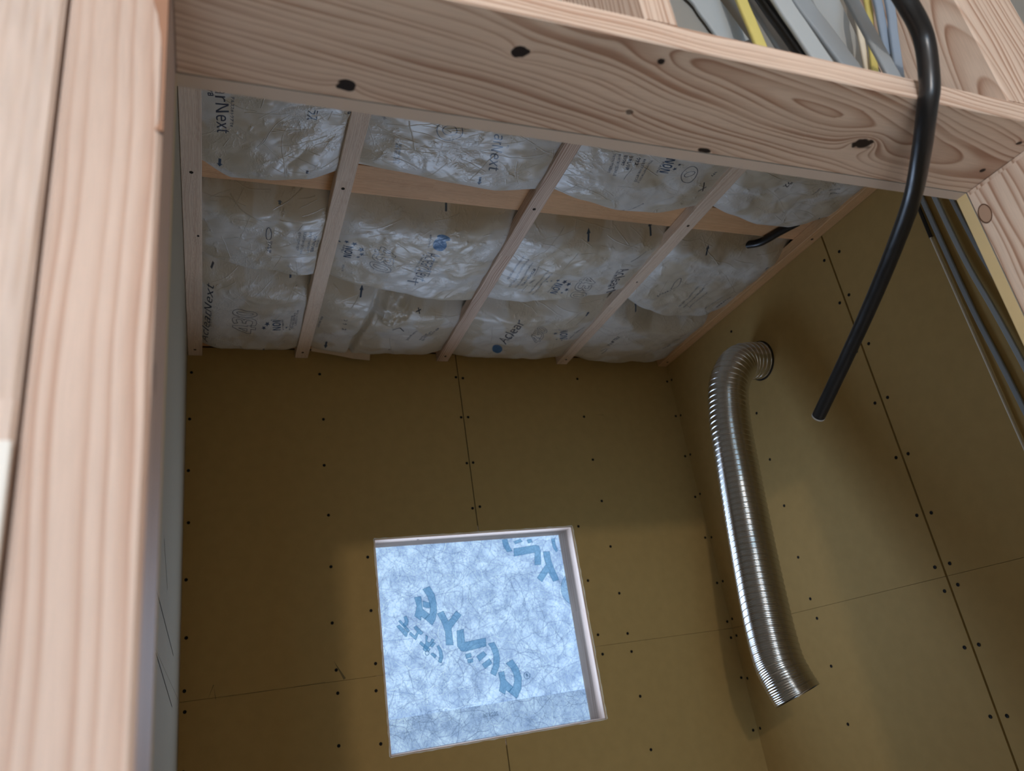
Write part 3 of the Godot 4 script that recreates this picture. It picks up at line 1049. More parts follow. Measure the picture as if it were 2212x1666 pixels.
	for o in [[-3.2, -H, -3.2, 1.3, -2.25, 1.3, -2.25, -H], [-.35, -H, -.35, 1.3, 3.2, 1.3, 3.2, -H], [-2.25, .8, -2.25, 1.3, -.35, 1.3, -.35, .8], [-2.25, -H, -2.25, -.9, -.35, -.9, -.35, -H]]:
		obj("lining", board(o, v(0, 0, 3.1), Vector3.RIGHT, Vector3.UP, Vector3.FORWARD, 0.03, mats.core, mats.core), null, outer)


func window() -> void:
	var win := structure("window_1", "square window opening lined with boards and papered over with printed house wrap", "window")
	var zi := -2.305
	var th := 0.022
	var x0 := 0.4595
	var x1 := 1.1115
	var y0 := -0.0735
	var y1 := 0.5105
	# boards of the reveal stand just outside the opening so their faces are flush with it
	obj("reveal_board", beam(v(x0 - th, y1 - 0.003, zi - 0.003), v(x1 + th, y1 + th, ZB - 0.004), 0, 0.0008, Vector2(.1, .02)), mats.reveal, win)
	obj("reveal_board", beam(v(x0 - th, y0 - th, zi - 0.003), v(x1 + th, y0 + 0.003, ZB - 0.004), 0, 0.0008, Vector2(.4, .1)), mats.reveal, win)
	obj("reveal_board", beam(v(x1 - 0.004, y0, zi - 0.003), v(x1 + th, y1, ZB - 0.004), 1, 0.0008, Vector2(.2, .05)), mats.reveal, win)
	obj("reveal_board", beam(v(x0 - th, y0, zi - 0.003), v(x0 + 0.004, y1, ZB - 0.004), 1, 0.0008, Vector2(.7, .15)), mats.reveal, win)
	# the wrap: fibres pressed into a sheet, printed on its far side so the words read backwards
	var w := 980
	var h := 876
	var wide := x1 - x0
	var high := y1 - y0
	var n := FastNoiseLite.new()
	n.seed = 9
	n.frequency = 0.010
	n.fractal_octaves = 4
	var cloud := n.get_image(w, h)
	n.frequency = 0.055
	n.seed = 19
	n.fractal_octaves = 2
	var web := n.get_image(w, h)
	var im := Image.create(w, h, false, Image.FORMAT_RGB8)
	for y in h:
		for x in w:
			var a := cloud.get_pixel(x, y).r - 0.5
			var b := web.get_pixel(x, y).r
			var k := clampf(0.70 + a * 0.75 + (b - 0.5) * 0.22, 0.0, 1.0)
			im.set_pixel(x, y, Color(0.42, 0.53, 0.70).lerp(Color(0.77, 0.89, 1.0), k))
	var rng := RandomNumberGenerator.new()
	rng.seed = 44
	for k in 7500:
		var p := Vector2(rng.randf() * w, rng.randf() * h)
		var dir := rng.randf() * TAU
		var bend := rng.randf_range(-0.06, 0.06)
		var line := PackedVector2Array()
		for s in rng.randi_range(5, 20 if k % 5 else 44):
			line.append(p)
			p += Vector2.from_angle(dir) * 5.0
			dir += bend + rng.randf_range(-0.22, 0.22)
		stroke(im, line, rng.randf_range(0.6, 1.5) if k % 25 else 2.6, Color(0.34, 0.43, 0.56) if k % 6 else Color(0.88, 0.98, 1.0), rng.randf_range(0.14, 0.42))
	for c in [[.01, .305, .12, .302, 3.0], [.19, .16, .235, .195, 2.0], [.235, .195, .27, .22, 1.6], [.26, .41, .27, .52, 2.0], [.02, .17, .12, .145, 2.0]]:
		stroke(im, PackedVector2Array([Vector2(c[0] / wide * w, (1 - c[1] / high) * h), Vector2(c[2] / wide * w, (1 - c[3] / high) * h)]), c[4], Color(0.36, 0.48, 0.64), 0.5)
	var at := func(x: float, y: float) -> Vector2: return Vector2(x / wide * w, (1.0 - y / high) * h)
	var ink := Color(0.22, 0.44, 0.62)
	var rim := Color(0.12, 0.28, 0.42)
	for q in WRAP_PRINT.size():
		var f := PackedVector2Array()
		for p in to_points(WRAP_PRINT[q]):
			f.append(at.call(p.x, p.y))
		fill(im, [f], ink, 0.56 if q < WRAP_PRINT.size() - 1 else 0.3)
		stroke(im, closed(f), 1.5, rim, 0.7)
	var ringc: Vector2 = at.call(0.4609, 0.1549)
	var f := PackedVector2Array()
	for k in 24:
		f.append(ringc + Vector2.from_angle(TAU * k / 24) * 15.0)
	stroke(im, closed(f), 1.8, rim, 0.9)
	fill(im, placed(lettering("R", true), ringc + Vector2(7, 4), Vector2(-11, 4), Vector2(-3, -14)), rim, 0.9)
	f = PackedVector2Array()
	ringc = at.call(0.1549, 0.2563)
	for k in 16:
		f.append(ringc + Vector2.from_angle(TAU * k / 16) * 9.0)
	stroke(im, closed(f), 2.4, rim, 0.8)
	fill(im, placed(lettering("TM", false), at.call(0.2042, 0.2192), at.call(0.188, 0.212) - at.call(0.2042, 0.2192), Vector2(6, -10)), rim, 0.8)
	var low := 0.0915
	var strip := im.get_region(Rect2i(0, int((1 - low / high) * h), w, h - int((1 - low / high) * h)))
	strip.flip_x()
	var date: Vector2 = Vector2(at.call(0.352, 0.058)) - Vector2(0, int((1 - low / high) * h))
	fill(strip, placed(lettering("2025.06", false), date, Vector2(at.call(0.303, 0.058)) - Vector2(at.call(0.352, 0.058)), Vector2(0, -15)), Color(0.22, 0.32, 0.44), 0.9)
	for part in 2:
		var m := plain(Color(0.75, 0.8, 0.85), 0.6, 0.4)
		var tex := ImageTexture.create_from_image(im if part == 0 else strip)
		m.albedo_texture = tex
		m.emission_enabled = true
		m.emission = Color.WHITE
		m.emission_operator = BaseMaterial3D.EMISSION_OP_MULTIPLY
		m.emission_texture = tex
		m.emission_energy_multiplier = 1.02 if part == 0 else 0.74
		var st := SurfaceTool.new()
		st.begin(Mesh.PRIMITIVE_TRIANGLES)
		var z := zi + (0.0 if part == 0 else 0.0015)
		var top := y1 if part == 0 else y0 + low
		for back in [0.0, 0.0005]:
			quad(st, v(x0, y0, z - back), v(x1, y0, z - back), v(x1, top, z - back), v(x0, top, z - back), Vector3.BACK if back == 0.0 else Vector3.FORWARD, [Vector2(0, 1), Vector2(1, 1), Vector2(1, 0), Vector2(0, 0)])
		var o := obj("house_wrap" if part == 0 else "house_wrap_lap", st.commit(), m, win)
	# the paper's torn white edge standing round the opening
	var rng2 := RandomNumberGenerator.new()
	rng2.seed = 3
	for s in [[x0, y0, x1, y0], [x1, y0, x1, y1], [x0, y1, x1, y1], [x0, y0, x0, y1]]:
		var st := SurfaceTool.new()
		st.begin(Mesh.PRIMITIVE_TRIANGLES)
		var a := Vector2(s[0], s[1])
		var b := Vector2(s[2], s[3])
		var out := (b - a).orthogonal().normalized()
		if out.dot((a + b) / 2 - Vector2((x0 + x1) / 2, (y0 + y1) / 2)) < 0:
			out = -out
		var last := 0.003
		for k in 40:
			var p := a.lerp(b, k / 40.0)
			var q := a.lerp(b, (k + 1) / 40.0)
			var next := 0.0008 + rng2.randf() * 0.0024
			quad(st, v(p.x, p.y, ZB + 0.0006), v(q.x, q.y, ZB + 0.0006), v(q.x + out.x * next, q.y + out.y * next, ZB + 0.0005), v(p.x + out.x * last, p.y + out.y * last, ZB + 0.0005), Vector3.BACK)
			last = next
		obj("torn_paper_edge", st.commit(), mats.core, win)


func framing() -> void:
	# lintel: its underside carries its own picture of grain
	var lint := thing("door_lintel", v(0, LY, ZF))
	tag(lint, "flat timber lintel across the top of the doorway with a large dark knot", "lintel")
	var lo := Vector3(-0.0235, 0, ZW - ZF)
	var hi := Vector3(0.86, 0.0255, 0)
	var st := SurfaceTool.new()
	st.begin(Mesh.PRIMITIVE_TRIANGLES)
	add_beam(st, lo, hi, 0, 0.0012, Vector2(.13, .03), 6)
	var body := st.commit()
	# face 6 of the section (y low) is laid separately
	obj("plank", body, mats.wood_a, lint)
	st = SurfaceTool.new()
	st.begin(Mesh.PRIMITIVE_TRIANGLES)
	var e := 0.0012
	var du := (hi.x - lo.x) / 0.82
	quad(st, Vector3(lo.x, 0, lo.z + e), Vector3(hi.x, 0, lo.z + e), Vector3(hi.x, 0, hi.z - e), Vector3(lo.x, 0, hi.z - e), Vector3.DOWN, [Vector2(0, 0), Vector2(du, 0), Vector2(du, 1), Vector2(0, 1)])
	obj("underside", st.commit(), mats.lintel, lint).set_meta("label", "broad underside with wavy grain, black knot holes and a large dark knot")
	# jambs and studs
	var j := thing("door_jamb", v(-0.05, -H, ZF))
	tag(j, "pale timber door jamb close to the eye, filling the left edge", "jamb")
	obj("post", beam(Vector3(-0.0225, 0, ZW - ZF), Vector3(0.026, 2.85, 0), 1, 0.0025, Vector2(0.1, 0.02)), mats.post, j)
	var st3 := SurfaceTool.new()
	st3.begin(Mesh.PRIMITIVE_TRIANGLES)
	var rng := RandomNumberGenerator.new()
	rng.seed = 8
	var edge_y := H + 0.305
	var prev := 0.004
	for k in 26:
		var yy := edge_y + k * 0.007
		var rise := k / 25.0
		var next := 0.0015 + 0.0065 * smoothstep(0.25, 0.6, rise) + rng.randf() * 0.002 * rise
		quad(st3, Vector3(0.0264, yy, 0.0007), Vector3(0.0264 - prev, yy, 0.0009), Vector3(0.0264 - next, yy + 0.007, 0.0009), Vector3(0.0264, yy + 0.007, 0.0007), Vector3.BACK)
		quad(st3, Vector3(0.0266, yy, 0.0007), Vector3(0.0266, yy, -prev), Vector3(0.0266, yy + 0.007, -next), Vector3(0.0266, yy + 0.007, 0.0007), Vector3.RIGHT)
		prev = next
	obj("bark_edge", st3.commit(), plain(Color8(160, 122, 100), 0.9, 0.2), j).set_meta("label", "brown strip of bark left on the corner")
	var j2 := thing("door_jamb", v(0.8, -H, ZF))
	tag(j2, "timber door jamb with one round knot below the lintel, right edge", "jamb")
	obj("post", beam(Vector3(-0.005, 0, ZW - ZF), Vector3(0.06, H + LY - 0.0006, 0), 1, 0.0015, Vector2(0.0, 0.055)), mats.wood_b, j2)
	knot_plug(j2, Vector3(-0.0053, H + 0.42, -0.0965))
	var p := obj("wall_post", beam(Vector3(-0.055, 0, -0.105), Vector3(0.055, 2.85, 0), 1, 0.002, Vector2(0.3, 0.1)), mats.post_pale)
	p.position = v(-0.1295, -H, ZF)
	tag(p, "paler timber post beside the left door jamb, at the photo's left border", "post")
	var sheet := obj("protective_sheet", beam(Vector3(-0.12, 0, 0), Vector3(0.0, 1.68, 0.003), 1, 0.0008), mats.core)
	sheet.position = v(-0.0745, -H, ZF + 0.0005)
	tag(sheet, "white sheet fixed over the lower part of the leftmost post", "sheet")
	var s1 := obj("cripple_stud", beam(Vector3(0, 0, -0.106), Vector3(0.031, 0.80, 0), 1, 0.0015, Vector2(.2, .16)), mats.wood_a)
	s1.position = v(0.3185, LY + 0.0258, ZF)
	tag(s1, "short stud standing on the lintel left of the cables", "stud")
	var s2 := obj("cripple_stud", beam(Vector3(0, 0, -0.106), Vector3(0.105, 0.80, 0), 1, 0.0015, Vector2(.05, .03)), mats.wood_b)
	s2.position = v(0.741, LY + 0.0258, ZF)
	tag(s2, "wide stud standing on the right end of the lintel behind the black conduit", "stud")


func knot_plug(parent: Node3D, at: Vector3) -> void:
	var st := SurfaceTool.new()
	st.begin(Mesh.PRIMITIVE_TRIANGLES)
	for k in 20:
		var a := TAU * k / 20
		var b := TAU * (k + 1) / 20
		quad(st, at, at + Vector3(0, cos(a) * 0.012, sin(a) * 0.0075), at + Vector3(0, cos(b) * 0.012, sin(b) * 0.0075), at, Vector3.LEFT)
	obj("knot", st.commit(), plain(Color8(180, 148, 126), 0.7, 0.3), parent)
	st = SurfaceTool.new()
	st.begin(Mesh.PRIMITIVE_TRIANGLES)
	var o := at + Vector3(-0.0002, 0, 0)
	for k in 20:
		var a := TAU * k / 20
		var b := TAU * (k + 1) / 20
		quad(st, o + Vector3(0, cos(a) * 0.012, sin(a) * 0.0075), o + Vector3(0, cos(b) * 0.012, sin(b) * 0.0075), o + Vector3(0, cos(b) * 0.0107, sin(b) * 0.0065), o + Vector3(0, cos(a) * 0.0107, sin(a) * 0.0065), Vector3.LEFT)
	obj("knot_ring", st.commit(), plain(Color8(92, 62, 46), 0.8, 0.2), parent)


func ceiling() -> void:
	var spots := [[-0.0565, -0.0165], [0.254, 0.293], [0.717, 0.757], [1.166, 1.207], [1.594, 1.632]]
	var words := ["ceiling batten along the left wall", "ceiling batten second from the left wall", "ceiling batten in the middle of the ceiling, third from the left", "ceiling batten second from the right wall", "ceiling batten along the right wall"]
	for k in 5:
		var s: Array = spots[k]
		var t := thing("ceiling_batten", v((s[0] + s[1]) / 2, CEIL, ZB / 2))
		tag(t, "narrow wooden " + words[k], "batten", "ceiling battens")
		var hw: float = (s[1] - s[0]) / 2
		obj("strip", beam(Vector3(-hw, 0, ZB / 2 + 0.001), Vector3(hw, 0.030, -0.47 - ZB / 2), 2, 0.0012, Vector2(.23 * k, .06 * k)), [mats.wood_c, mats.wood_c, mats.wood_a, mats.wood_c, mats.wood_d][k], t)
		for z in [-1.355, -2.16]:
			var o := obj("nail_hole", screw_mesh(), mats.pencil, t)
			o.rotation.x = PI / 2
			o.position = Vector3(0, -0.0002, z - ZB / 2)
			o.scale = Vector3(0.9, 0.9, 0.5)
	var zs := [[-.95, -.85], [-1.405, -1.305], [-1.86, -1.76], [-2.196, -2.176]]
	var jw := ["ceiling joist above the battens nearest the doorway", "wide ceiling joist showing between the first and second rows of insulation", "ceiling joist above the seam between the second and third rows of insulation", "wooden ledger strip where the ceiling meets the back wall"]
	for k in 4:
		var o := obj("ceiling_joist" if k < 3 else "wall_ledger", beam(Vector3(-0.85, 0.045 if k == 2 else 0.0, zs[k][0]), Vector3(0.838, 0.165 if k < 3 else 0.03, zs[k][1]), 0, 0.002, Vector2(.31 * k, .09 * k + .02)), mats.joist)
		o.position = v(0.794, CEIL + 0.0305, 0)
		tag(o, jw[k], "joist" if k < 3 else "ledger")


# ---------------------------------------------------------------- insulation

const BAG_X := [[-0.036, 0.273], [0.274, 0.736], [0.738, 1.186], [1.187, 1.613]]
# front and back edges of each bag, from its left to its right side
const BAG_EDGE := [
	[[-.955, -.955, -.955, -.955, -.955], [-1.313, -1.370, -1.366, -1.350, -1.300]],
	[[-.955, -.955, -.955, -.955, -.955], [-1.278, -1.290, -1.306, -1.316, -1.290]],
	[[-.955, -.955, -.955, -.955, -.955], [-1.280, -1.313, -1.336, -1.330, -1.278]],
	[[-.955, -.955, -.955, -.955, -.955], [-1.270, -1.303, -1.330, -1.328, -1.253]],
	[[-1.407, -1.410, -1.418, -1.412, -1.408], [-1.680, -1.700, -1.722, -1.742, -1.765]],
	[[-1.402, -1.415, -1.420, -1.418, -1.408], [-1.755, -1.780, -1.812, -1.840, -1.862]],
	[[-1.410, -1.420, -1.426, -1.416, -1.405], [-1.835, -1.825, -1.800, -1.762, -1.728]],
	[[-1.395, -1.412, -1.425, -1.428, -1.412], [-1.770, -1.820, -1.868, -1.850, -1.800]],
	[[-1.684, -1.704, -1.726, -1.746, -1.769], [-2.168, -2.178, -2.185, -2.182, -2.172]],
	[[-1.759, -1.784, -1.816, -1.844, -1.866], [-2.172, -2.182, -2.186, -2.180, -2.176]],
	[[-1.839, -1.829, -1.804, -1.766, -1.732], [-2.192, -2.190, -2.192, -2.192, -2.188]],
	[[-1.774, -1.824, -1.872, -1.854, -1.804], [-2.180, -2.190, -2.193, -2.190, -2.172]],
]
const BAG_WORDS := [
	"insulation bag in the front row by the left wall, marked with a downward arrow",
	"creased insulation bag in the front row, second from the left wall",
	"sagging insulation bag in the front row, third from the left wall",
	"insulation bag in the front row beside the right wall",
	"insulation bag in the middle row by the left wall, with an oval stamp",
	"insulation bag in the middle row printed 430 beside a blue leaf logo",
	"insulation bag in the middle row, third from the left, with columns of small print",
	"insulation bag in the middle row beside the right wall, below the black pipe",
	"insulation bag in the back row by the left wall, printed 430 upside down",
	"torn insulation bag in the back row with a bunched lump of film",
	"insulation bag in the back row, third from the left, with a solid blue dot",
	"insulation bag in the back row beside the right wall, almost without print",
]


func edge_at(row: Array, u: float) -> float:
	var t := clampf(u, 0, 1) * 4.0
	var k := mini(int(t), 3)
	return lerpf(row[k], row[k + 1], smoothstep(0, 1, t - k) * 0.5 + (t - k) * 0.5)


func insulation() -> void:
	# creases of the film, shared by all bags: a few long folds, and patches of fine crumple
	var crease := []
	for s in 3:
		var n := FastNoiseLite.new()
		n.seed = 60 + s
		n.fractal_type = FastNoiseLite.FRACTAL_RIDGED
		n.frequency = 0.0034
		n.fractal_octaves = 2
		n.domain_warp_enabled = true
		n.domain_warp_amplitude = 60.0
		n.domain_warp_frequency = 0.006
		var long := n.get_image(640, 640)
		n.seed = 90 + s
		n.frequency = 0.034
		n.fractal_octaves = 3
		n.domain_warp_amplitude = 18.0
		n.domain_warp_frequency = 0.02
		var fine := n.get_image(640, 640)
		n.seed = 120 + s
		n.frequency = 0.005
		n.fractal_type = FastNoiseLite.FRACTAL_FBM
		var where := n.get_image(640, 640)
		var im := Image.create(640, 640, false, Image.FORMAT_RF)
		for y in 640:
			for x in 640:
				var a := long.get_pixel(x, y).r
				var b := fine.get_pixel(x, y).r
				im.set_pixel(x, y, Color(pow(a, 11.0) * 0.55 + pow(b, 3.0) * 0.17 * smoothstep(0.38, 0.64, where.get_pixel(x, y).r), 0, 0))
		var rng := RandomNumberGenerator.new()
		rng.seed = 700 + s
		for k in 80:
			var p := Vector2(rng.randf() * 640, rng.randf() * 640)
			var dir := rng.randf_range(-0.7, 0.7) + (1.9 if k % 4 == 0 else 0.0)
			var line := PackedVector2Array()
			for q in rng.randi_range(3, 9):
				line.append(p)
				p += Vector2.from_angle(dir) * rng.randf_range(14, 34)
				dir += rng.randf_range(-0.14, 0.14)
			stroke(im, line, rng.randf_range(1.6, 2.6), Color(rng.randf_range(0.2, 0.5), 0, 0), rng.randf_range(0.3, 0.7))
		crease.append(ImageTexture.create_from_image(im))
	var bag_mats := []
	var patch := FastNoiseLite.new()
	patch.frequency = 0.006
	patch.fractal_octaves = 3
	for k in 12:
		patch.seed = 200 + k
		var n := patch.get_image(384, 384)
		var im := Image.create(384, 384, false, Image.FORMAT_RGB8)
		for y in 384:
			for x in 384:
				im.set_pixel(x, y, Color8(198, 187, 168).lerp(Color8(210, 206, 199), smoothstep(0.40, 0.60, n.get_pixel(x, y).r)))
		im.resize(760, 760, Image.INTERPOLATE_BILINEAR)
		var row: Array = BAG_EDGE[k]
		var z0 := -INF
		var z1 := INF
		for z in row[0]:
			z0 = maxf(z0, z)
		for z in row[1]:
			z1 = minf(z1, z)
		var rng := RandomNumberGenerator.new()
		rng.seed = 300 + k
		print_bag(im, PRINT[k], BAG_X[k % 4][0], z0, BAG_X[k % 4][1] - BAG_X[k % 4][0], z0 - z1, rng)
		var m := plain(Color.WHITE, 0.40, 0.75)
		m.albedo_texture = ImageTexture.create_from_image(im)
		m.heightmap_enabled = true
		m.heightmap_texture = crease[k % 3]
		m.heightmap_scale = 0.40
		bag_mats.append(m)
		var t := thing("insulation_bag", v((BAG_X[k % 4][0] + BAG_X[k % 4][1]) / 2, CEIL + 0.03, (z0 + z1) / 2))
		tag(t, BAG_WORDS[k], "insulation", "insulation bags between the battens")
		var film := obj("film", bag_mesh(k, z0, z1), m, t)
		film.position = -t.position
		if k == 9:
			flap(t)


func bag_mesh(k: int, z0: float, z1: float) -> ArrayMesh:
	var nx := 110
	var nz := 110
	var x0: float = BAG_X[k % 4][0]
	var x1: float = BAG_X[k % 4][1]
	var fold := FastNoiseLite.new()
	fold.seed = 400 + k
	fold.frequency = 1.0
	fold.fractal_type = FastNoiseLite.FRACTAL_RIDGED
	fold.fractal_octaves = 2
	var soft := FastNoiseLite.new()
	soft.seed = 500 + k
	soft.frequency = 1.0
	soft.fractal_octaves = 3
	var row: int = k / 4
	var pos := PackedVector3Array()
	var uv := PackedVector2Array()
	for j in nz + 1:
		var b := float(j) / nz
		for i in nx + 1:
			var a := float(i) / nx
			var x := lerpf(x0, x1, a)
			var zf := edge_at(BAG_EDGE[k][0], a)
			var zk := edge_at(BAG_EDGE[k][1], a)
			var z := lerpf(zf, zk, b)
			var pu := 1.0 - pow(absf(2 * a - 1), 5)
			var pf := 1.0 - pow(1.0 - minf(b / 0.22, 1.0), 1.7)
			var pk := 1.0 - pow(1.0 - minf((1 - b) / 0.14, 1.0), 2.0)
			var pv := pf * pk
			var rim: float = [1.150, 1.160, 1.168][row]
			var back: float = [1.113, 1.168, 1.140][row]
			var rest := lerpf(rim, back, smoothstep(0.2, 0.8, b))
			var low := 1.094 + soft.get_noise_2d(x * 5, z * 6) * 0.010
			low = lerpf(1.1335, low, 0.30 + 0.70 * pu)
			if pu < 0.35:
				low = lerpf(1.1335, low, smoothstep(0.0, 0.35, pu))
			var y := lerpf(rest, low, pv)
			var inside := pu * pv
			y += (fold.get_noise_2d(x * 2.0 + soft.get_noise_2d(x * 3, z * 3) * 1.2, z * 6) - 0.1) * 0.0026 * inside
			y += soft.get_noise_2d(x * 12 + 9, z * 18) * 0.0014 * inside
			if k == 9:
				var d := Vector2((x - 0.505) / 0.055, (z + 1.875) / 0.075).length()
				y -= 0.030 * smoothstep(1.0, 0.55, d) * (0.8 + 0.4 * soft.get_noise_2d(x * 30, z * 30))
				y += 0.018 * exp(-pow((x - 0.437 - (z + 1.9) * 0.1) / 0.007, 2)) * smoothstep(-1.80, -1.86, z)
			pos.append(Vector3(x, y + H, z))
			uv.append(Vector2((x - x0) / (x1 - x0), (z0 - z) / (z0 - z1)))
	var nor := PackedVector3Array()
	var s := nx + 1
	for j in nz + 1:
		for i in nx + 1:
			var dx := pos[j * s + mini(i + 1, nx)] - pos[j * s + maxi(i - 1, 0)]
			var dz := pos[mini(j + 1, nz) * s + i] - pos[maxi(j - 1, 0) * s + i]
			var n := dx.cross(dz).normalized()
			nor.append(n if n.y < 0 else -n)
	var idx := PackedInt32Array()
	for j in nz:
		for i in nx:
			var a := j * s + i
			if (pos[a + 1] - pos[a]).cross(pos[a + s] - pos[a]).y > 0:
				idx.append_array([a, a + 1, a + s, a + 1, a + s + 1, a + s])
			else:
				idx.append_array([a, a + s, a + 1, a + 1, a + s, a + s + 1])
	# upper side of the bag: a coarser sheet joined to the same rim
	var first := pos.size()
	var c := 11
	for j in c:
		for i in c:
			var q := pos[(j * nz / (c - 1)) * s + i * nx / (c - 1)]
			var b := float(j) / (c - 1)
			var a := float(i) / (c - 1)
			var lift := smoothstep(0.0, 0.25, a) * smoothstep(0.0, 0.25, 1 - a) * smoothstep(0.0, 0.25, b) * smoothstep(0.0, 0.25, 1 - b)
			pos.append(q + Vector3(0, 0.001 + 0.07 * lift, 0))
			nor.append(Vector3.UP)
			uv.append(Vector2(a, b))
	for j in c - 1:
		for i in c - 1:
			var a := first + j * c + i
			idx.append_array([a, a + 1, a + c, a + 1, a + c + 1, a + c] if (pos[a + 1] - pos[a]).cross(pos[a + c] - pos[a]).y < 0 else [a, a + c, a + 1, a + 1, a + c, a + c + 1])
	return arrays(pos, nor, uv, idx)


func flap(t: Node3D) -> void:
	# loose corner of film hanging below the rear edge of the torn bag
	var st := SurfaceTool.new()
	st.begin(Mesh.PRIMITIVE_TRIANGLES)
	var p := []
	for r in [[[.300, 1.118, -2.150], [.36, 1.114, -2.150], [.43, 1.110, -2.145], [.478, 1.108, -2.120]], [[.300, 1.112, -2.168], [.365, 1.104, -2.172], [.432, 1.094, -2.178], [.484, 1.086, -2.172]]]:
		var line := []
		for q in r:
			line.append(v(q[0], q[1], q[2]) - t.position)
		p.append(line)
	for k in 3:
		var n: Vector3 = (p[0][k + 1] - p[0][k]).cross(p[1][k] - p[0][k]).normalized()
		n = n if n.y < 0 else -n
		quad(st, p[0][k], p[0][k + 1], p[1][k + 1], p[1][k], n)
		quad(st, p[0][k] - n * 0.0006, p[0][k + 1] - n * 0.0006, p[1][k + 1] - n * 0.0006, p[1][k] - n * 0.0006, -n)
	obj("loose_flap", st.commit(), plain(Color8(206, 186, 164), 0.45, 0.5), t)


# ---------------------------------------------------------------- duct and cables

func duct() -> void:
	var pts := []
	for p in DUCT_PATH:
		pts.append(v(p[0], p[1], p[2]))
	var path := smooth_path(pts, 0.00058)
	var seg := 56
	var pitch := 0.0170
	var pos := PackedVector3Array()
	var nor := PackedVector3Array()
	var uv := PackedVector2Array()
	var idx := PackedInt32Array()
	var side := Vector3.BACK
	var run := 0.0
	var n := path.size()
	for k in n:
		var t := (path[mini(k + 6, n - 1)] - path[maxi(k - 6, 0)]).normalized()
		side = (side - t * side.dot(t)).normalized()
		var up := t.cross(side)
		if k:
			run += path[k].distance_to(path[k - 1])
		for q in seg + 1:
			var a := TAU * q / seg
			var ph := run / pitch + float(q) / seg
			var f := ph - floorf(ph)
			var rib := 0.00035 * cos(TAU * 4.0 * ph)
			var seam := 0.0011 * exp(-pow((f - 0.5) / 0.065, 2))
			var d := side * cos(a) + up * sin(a)
			pos.append(path[k] + d * (0.0585 + rib + seam))
			var slope := -0.00035 * TAU * 4.0 / pitch * sin(TAU * 4.0 * ph) - 0.0022 * (f - 0.5) / 0.065 / 0.065 / pitch * exp(-pow((f - 0.5) / 0.065, 2))
			nor.append((d - t * slope).normalized())
			uv.append(Vector2(run, a))
	for k in n - 1:
		for q in seg:
			var a := k * (seg + 1) + q
			var b := a + seg + 1
			if (pos[a + 1] - pos[a]).cross(pos[b] - pos[a]).dot(nor[a]) < 0.0:
				idx.append_array([a, a + 1, b, a + 1, b + 1, b])
			else:
				idx.append_array([a, b, a + 1, a + 1, b, b + 1])
	var m := plain(Color(0.80, 0.79, 0.77), 0.20, 0.5)
	m.metallic = 1.0
	var o := thing("flexible_duct", v(XR, .889, -1.715))
	tag(o, "ribbed aluminium flexible duct hanging from a hole in the right wall", "duct")
	var tube := obj("ribbed_tube", arrays(pos, nor, uv, idx), m, o)
	tube.position = -o.position
	var col := obj("wall_hole", hole_ring(), mats.pencil, o)
	col.set_meta("label", "dark gap round the duct where it enters the board")


func hole_ring() -> ArrayMesh:
	var st := SurfaceTool.new()
	st.begin(Mesh.PRIMITIVE_TRIANGLES)
	for k in 40:
		var a := TAU * k / 40
		var b := TAU * (k + 1) / 40
		quad(st, Vector3(-0.0006, cos(a) * 0.0640, sin(a) * 0.0640), Vector3(-0.0006, cos(b) * 0.0640, sin(b) * 0.0640), Vector3(-0.0006, cos(b) * 0.057, sin(b) * 0.057), Vector3(-0.0006, cos(a) * 0.057, sin(a) * 0.057), Vector3.LEFT)
	return st.commit()


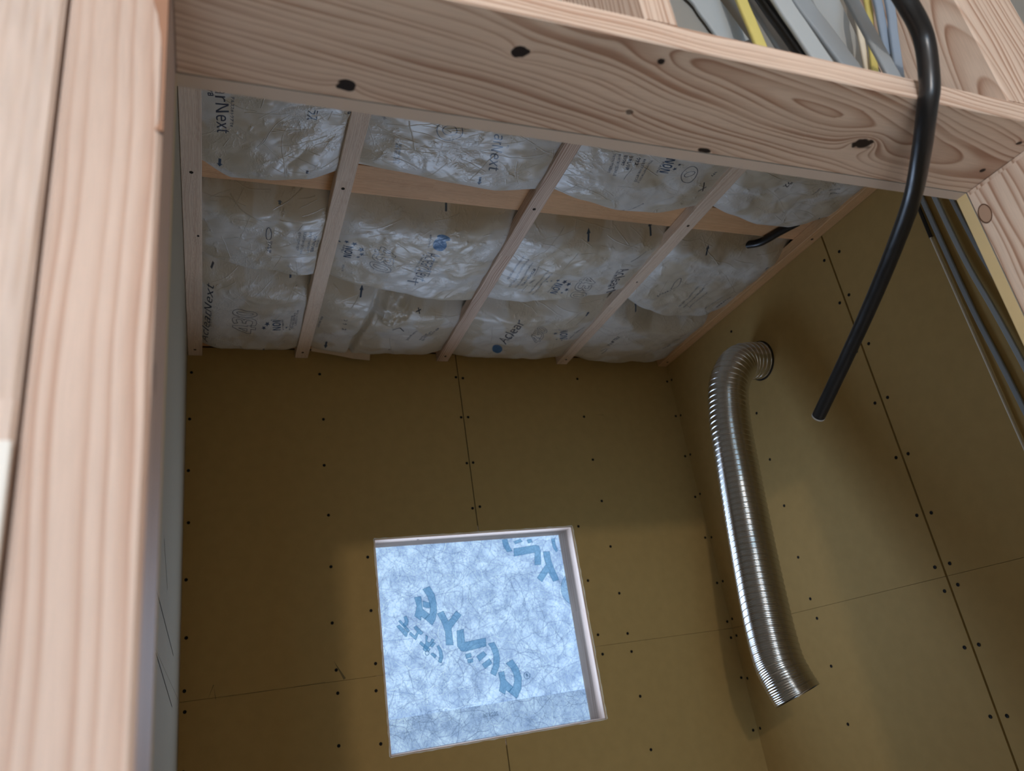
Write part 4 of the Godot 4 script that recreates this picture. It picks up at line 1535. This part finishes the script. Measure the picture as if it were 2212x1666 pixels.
func cables() -> void:
	# the black conduit bent down over the lintel into the room
	var black := plain(Color8(26, 26, 28), 0.36, 0.5)
	var rub := noise_texture(256, 0.03, 12, [Color(0.45, 0.45, 0.45), Color(0.7, 0.7, 0.7)], 5)
	black.roughness_texture = rub
	black.roughness = 0.6
	black.uv1_scale = Vector3(6, 1, 1)
	var pts := []
	for p in BLACK_PATH:
		pts.append(v(p[0], p[1], p[2]))
	var o := thing("black_conduit", pts[2])
	tag(o, "thick black conduit bent over the lintel, its cut end dangling in the room", "conduit")
	var tube := obj("tube", sweep(smooth_path(pts, 0.008), circle(0.0091, 24), Vector3.RIGHT), black, o)
	tube.position = -o.position
	var tip := obj("cut_rim", sweep(smooth_path([pts[-1] + (pts[-1] - pts[-2]).normalized() * -0.0012, pts[-1] + (pts[-1] - pts[-2]).normalized() * 0.0012], 0.001), circle(0.0094, 20), Vector3.RIGHT), plain(Color8(150, 146, 140), 0.7), o)
	tip.position = -o.position
	# black pipe in the gap of the ceiling joist
	var pipe := obj("ceiling_pipe", sweep(smooth_path([v(1.470, 1.138, -1.455), v(1.484, 1.122, -1.415), v(1.505, 1.1205, -1.36), v(1.53, 1.1205, -1.31)], 0.006), circle(0.0115, 16), Vector3.UP), black)
	tag(pipe, "short length of black pipe between two insulation bags near the right wall", "pipe")
	# bundle above the lintel
	var grey := plain(Color8(168, 174, 176), 0.5)
	var grey2 := plain(Color8(146, 152, 156), 0.5)
	var blue := plain(Color8(136, 152, 170), 0.5)
	var yellow := plain(Color8(206, 192, 112), 0.5)
	var white := plain(Color8(222, 212, 192), 0.5)
	var kinds := {"grey": grey, "grey2": grey2, "blue": blue, "yellow": yellow, "white": white, "black": black}
	for c in CABLES:
		var line := []
		for p in c[3]:
			line.append(v(p[0], p[1], p[2]))
		var m := sweep(smooth_path(line, 0.01), flat_section(c[1], c[2]) if c[1] != c[2] else circle(c[1] / 2, 16), Vector3(1, 0, 0.35))
		var w := obj("flat_cable" if c[1] != c[2] else "round_cable", m, kinds[c[0]])
		tag(w, c[4], "cable", "cables above the lintel")
	# loose cables down the right wall near the doorway
	var x := XR - 0.006
	for c in [["flat_cable", .0125, .0062, grey2, [[x, 1.10, -1.022], [x, .70, -1.018], [x, .42, -1.003], [x, -.4, -.97]], "grey flat cable with black print hanging on the right wall, nearer the corner"],
			["flat_cable", .0130, .0062, grey, [[x - .004, 1.10, -.990], [x - .004, .80, -.985], [x - .006, .52, -.962], [x - .01, -.4, -.91]], "grey flat cable hanging on the right wall nearest the door jamb"],
			["flat_cable", .0110, .0060, grey2, [[x, 1.10, -.962], [x, .80, -.950], [x, .52, -.925], [x, -.4, -.88]], "darker grey flat cable hanging behind the door jamb"],
			["thin_cable", .0062, .0062, white, [[x, .892, -1.040], [x, .6, -1.038], [x, .3, -1.036], [x, -.4, -1.03]], "thin beige cable below a black sleeve on the right wall"],
			["cable_sleeve", .0086, .0086, black, [[x, 1.10, -1.038], [x, 1.0, -1.038], [x, .890, -1.040]], "short black sleeve over the top of the thin beige cable"]]:
		var line := []
		for p in c[4]:
			line.append(v(p[0], p[1], p[2]))
		var m := sweep(smooth_path(line, 0.02), flat_section(c[1], c[2]) if c[1] != c[2] else circle(c[1] / 2, 12), Vector3(0, 0, 1))
		tag(obj(c[0], m, c[3]), c[5], "cable", "cables on the right wall")
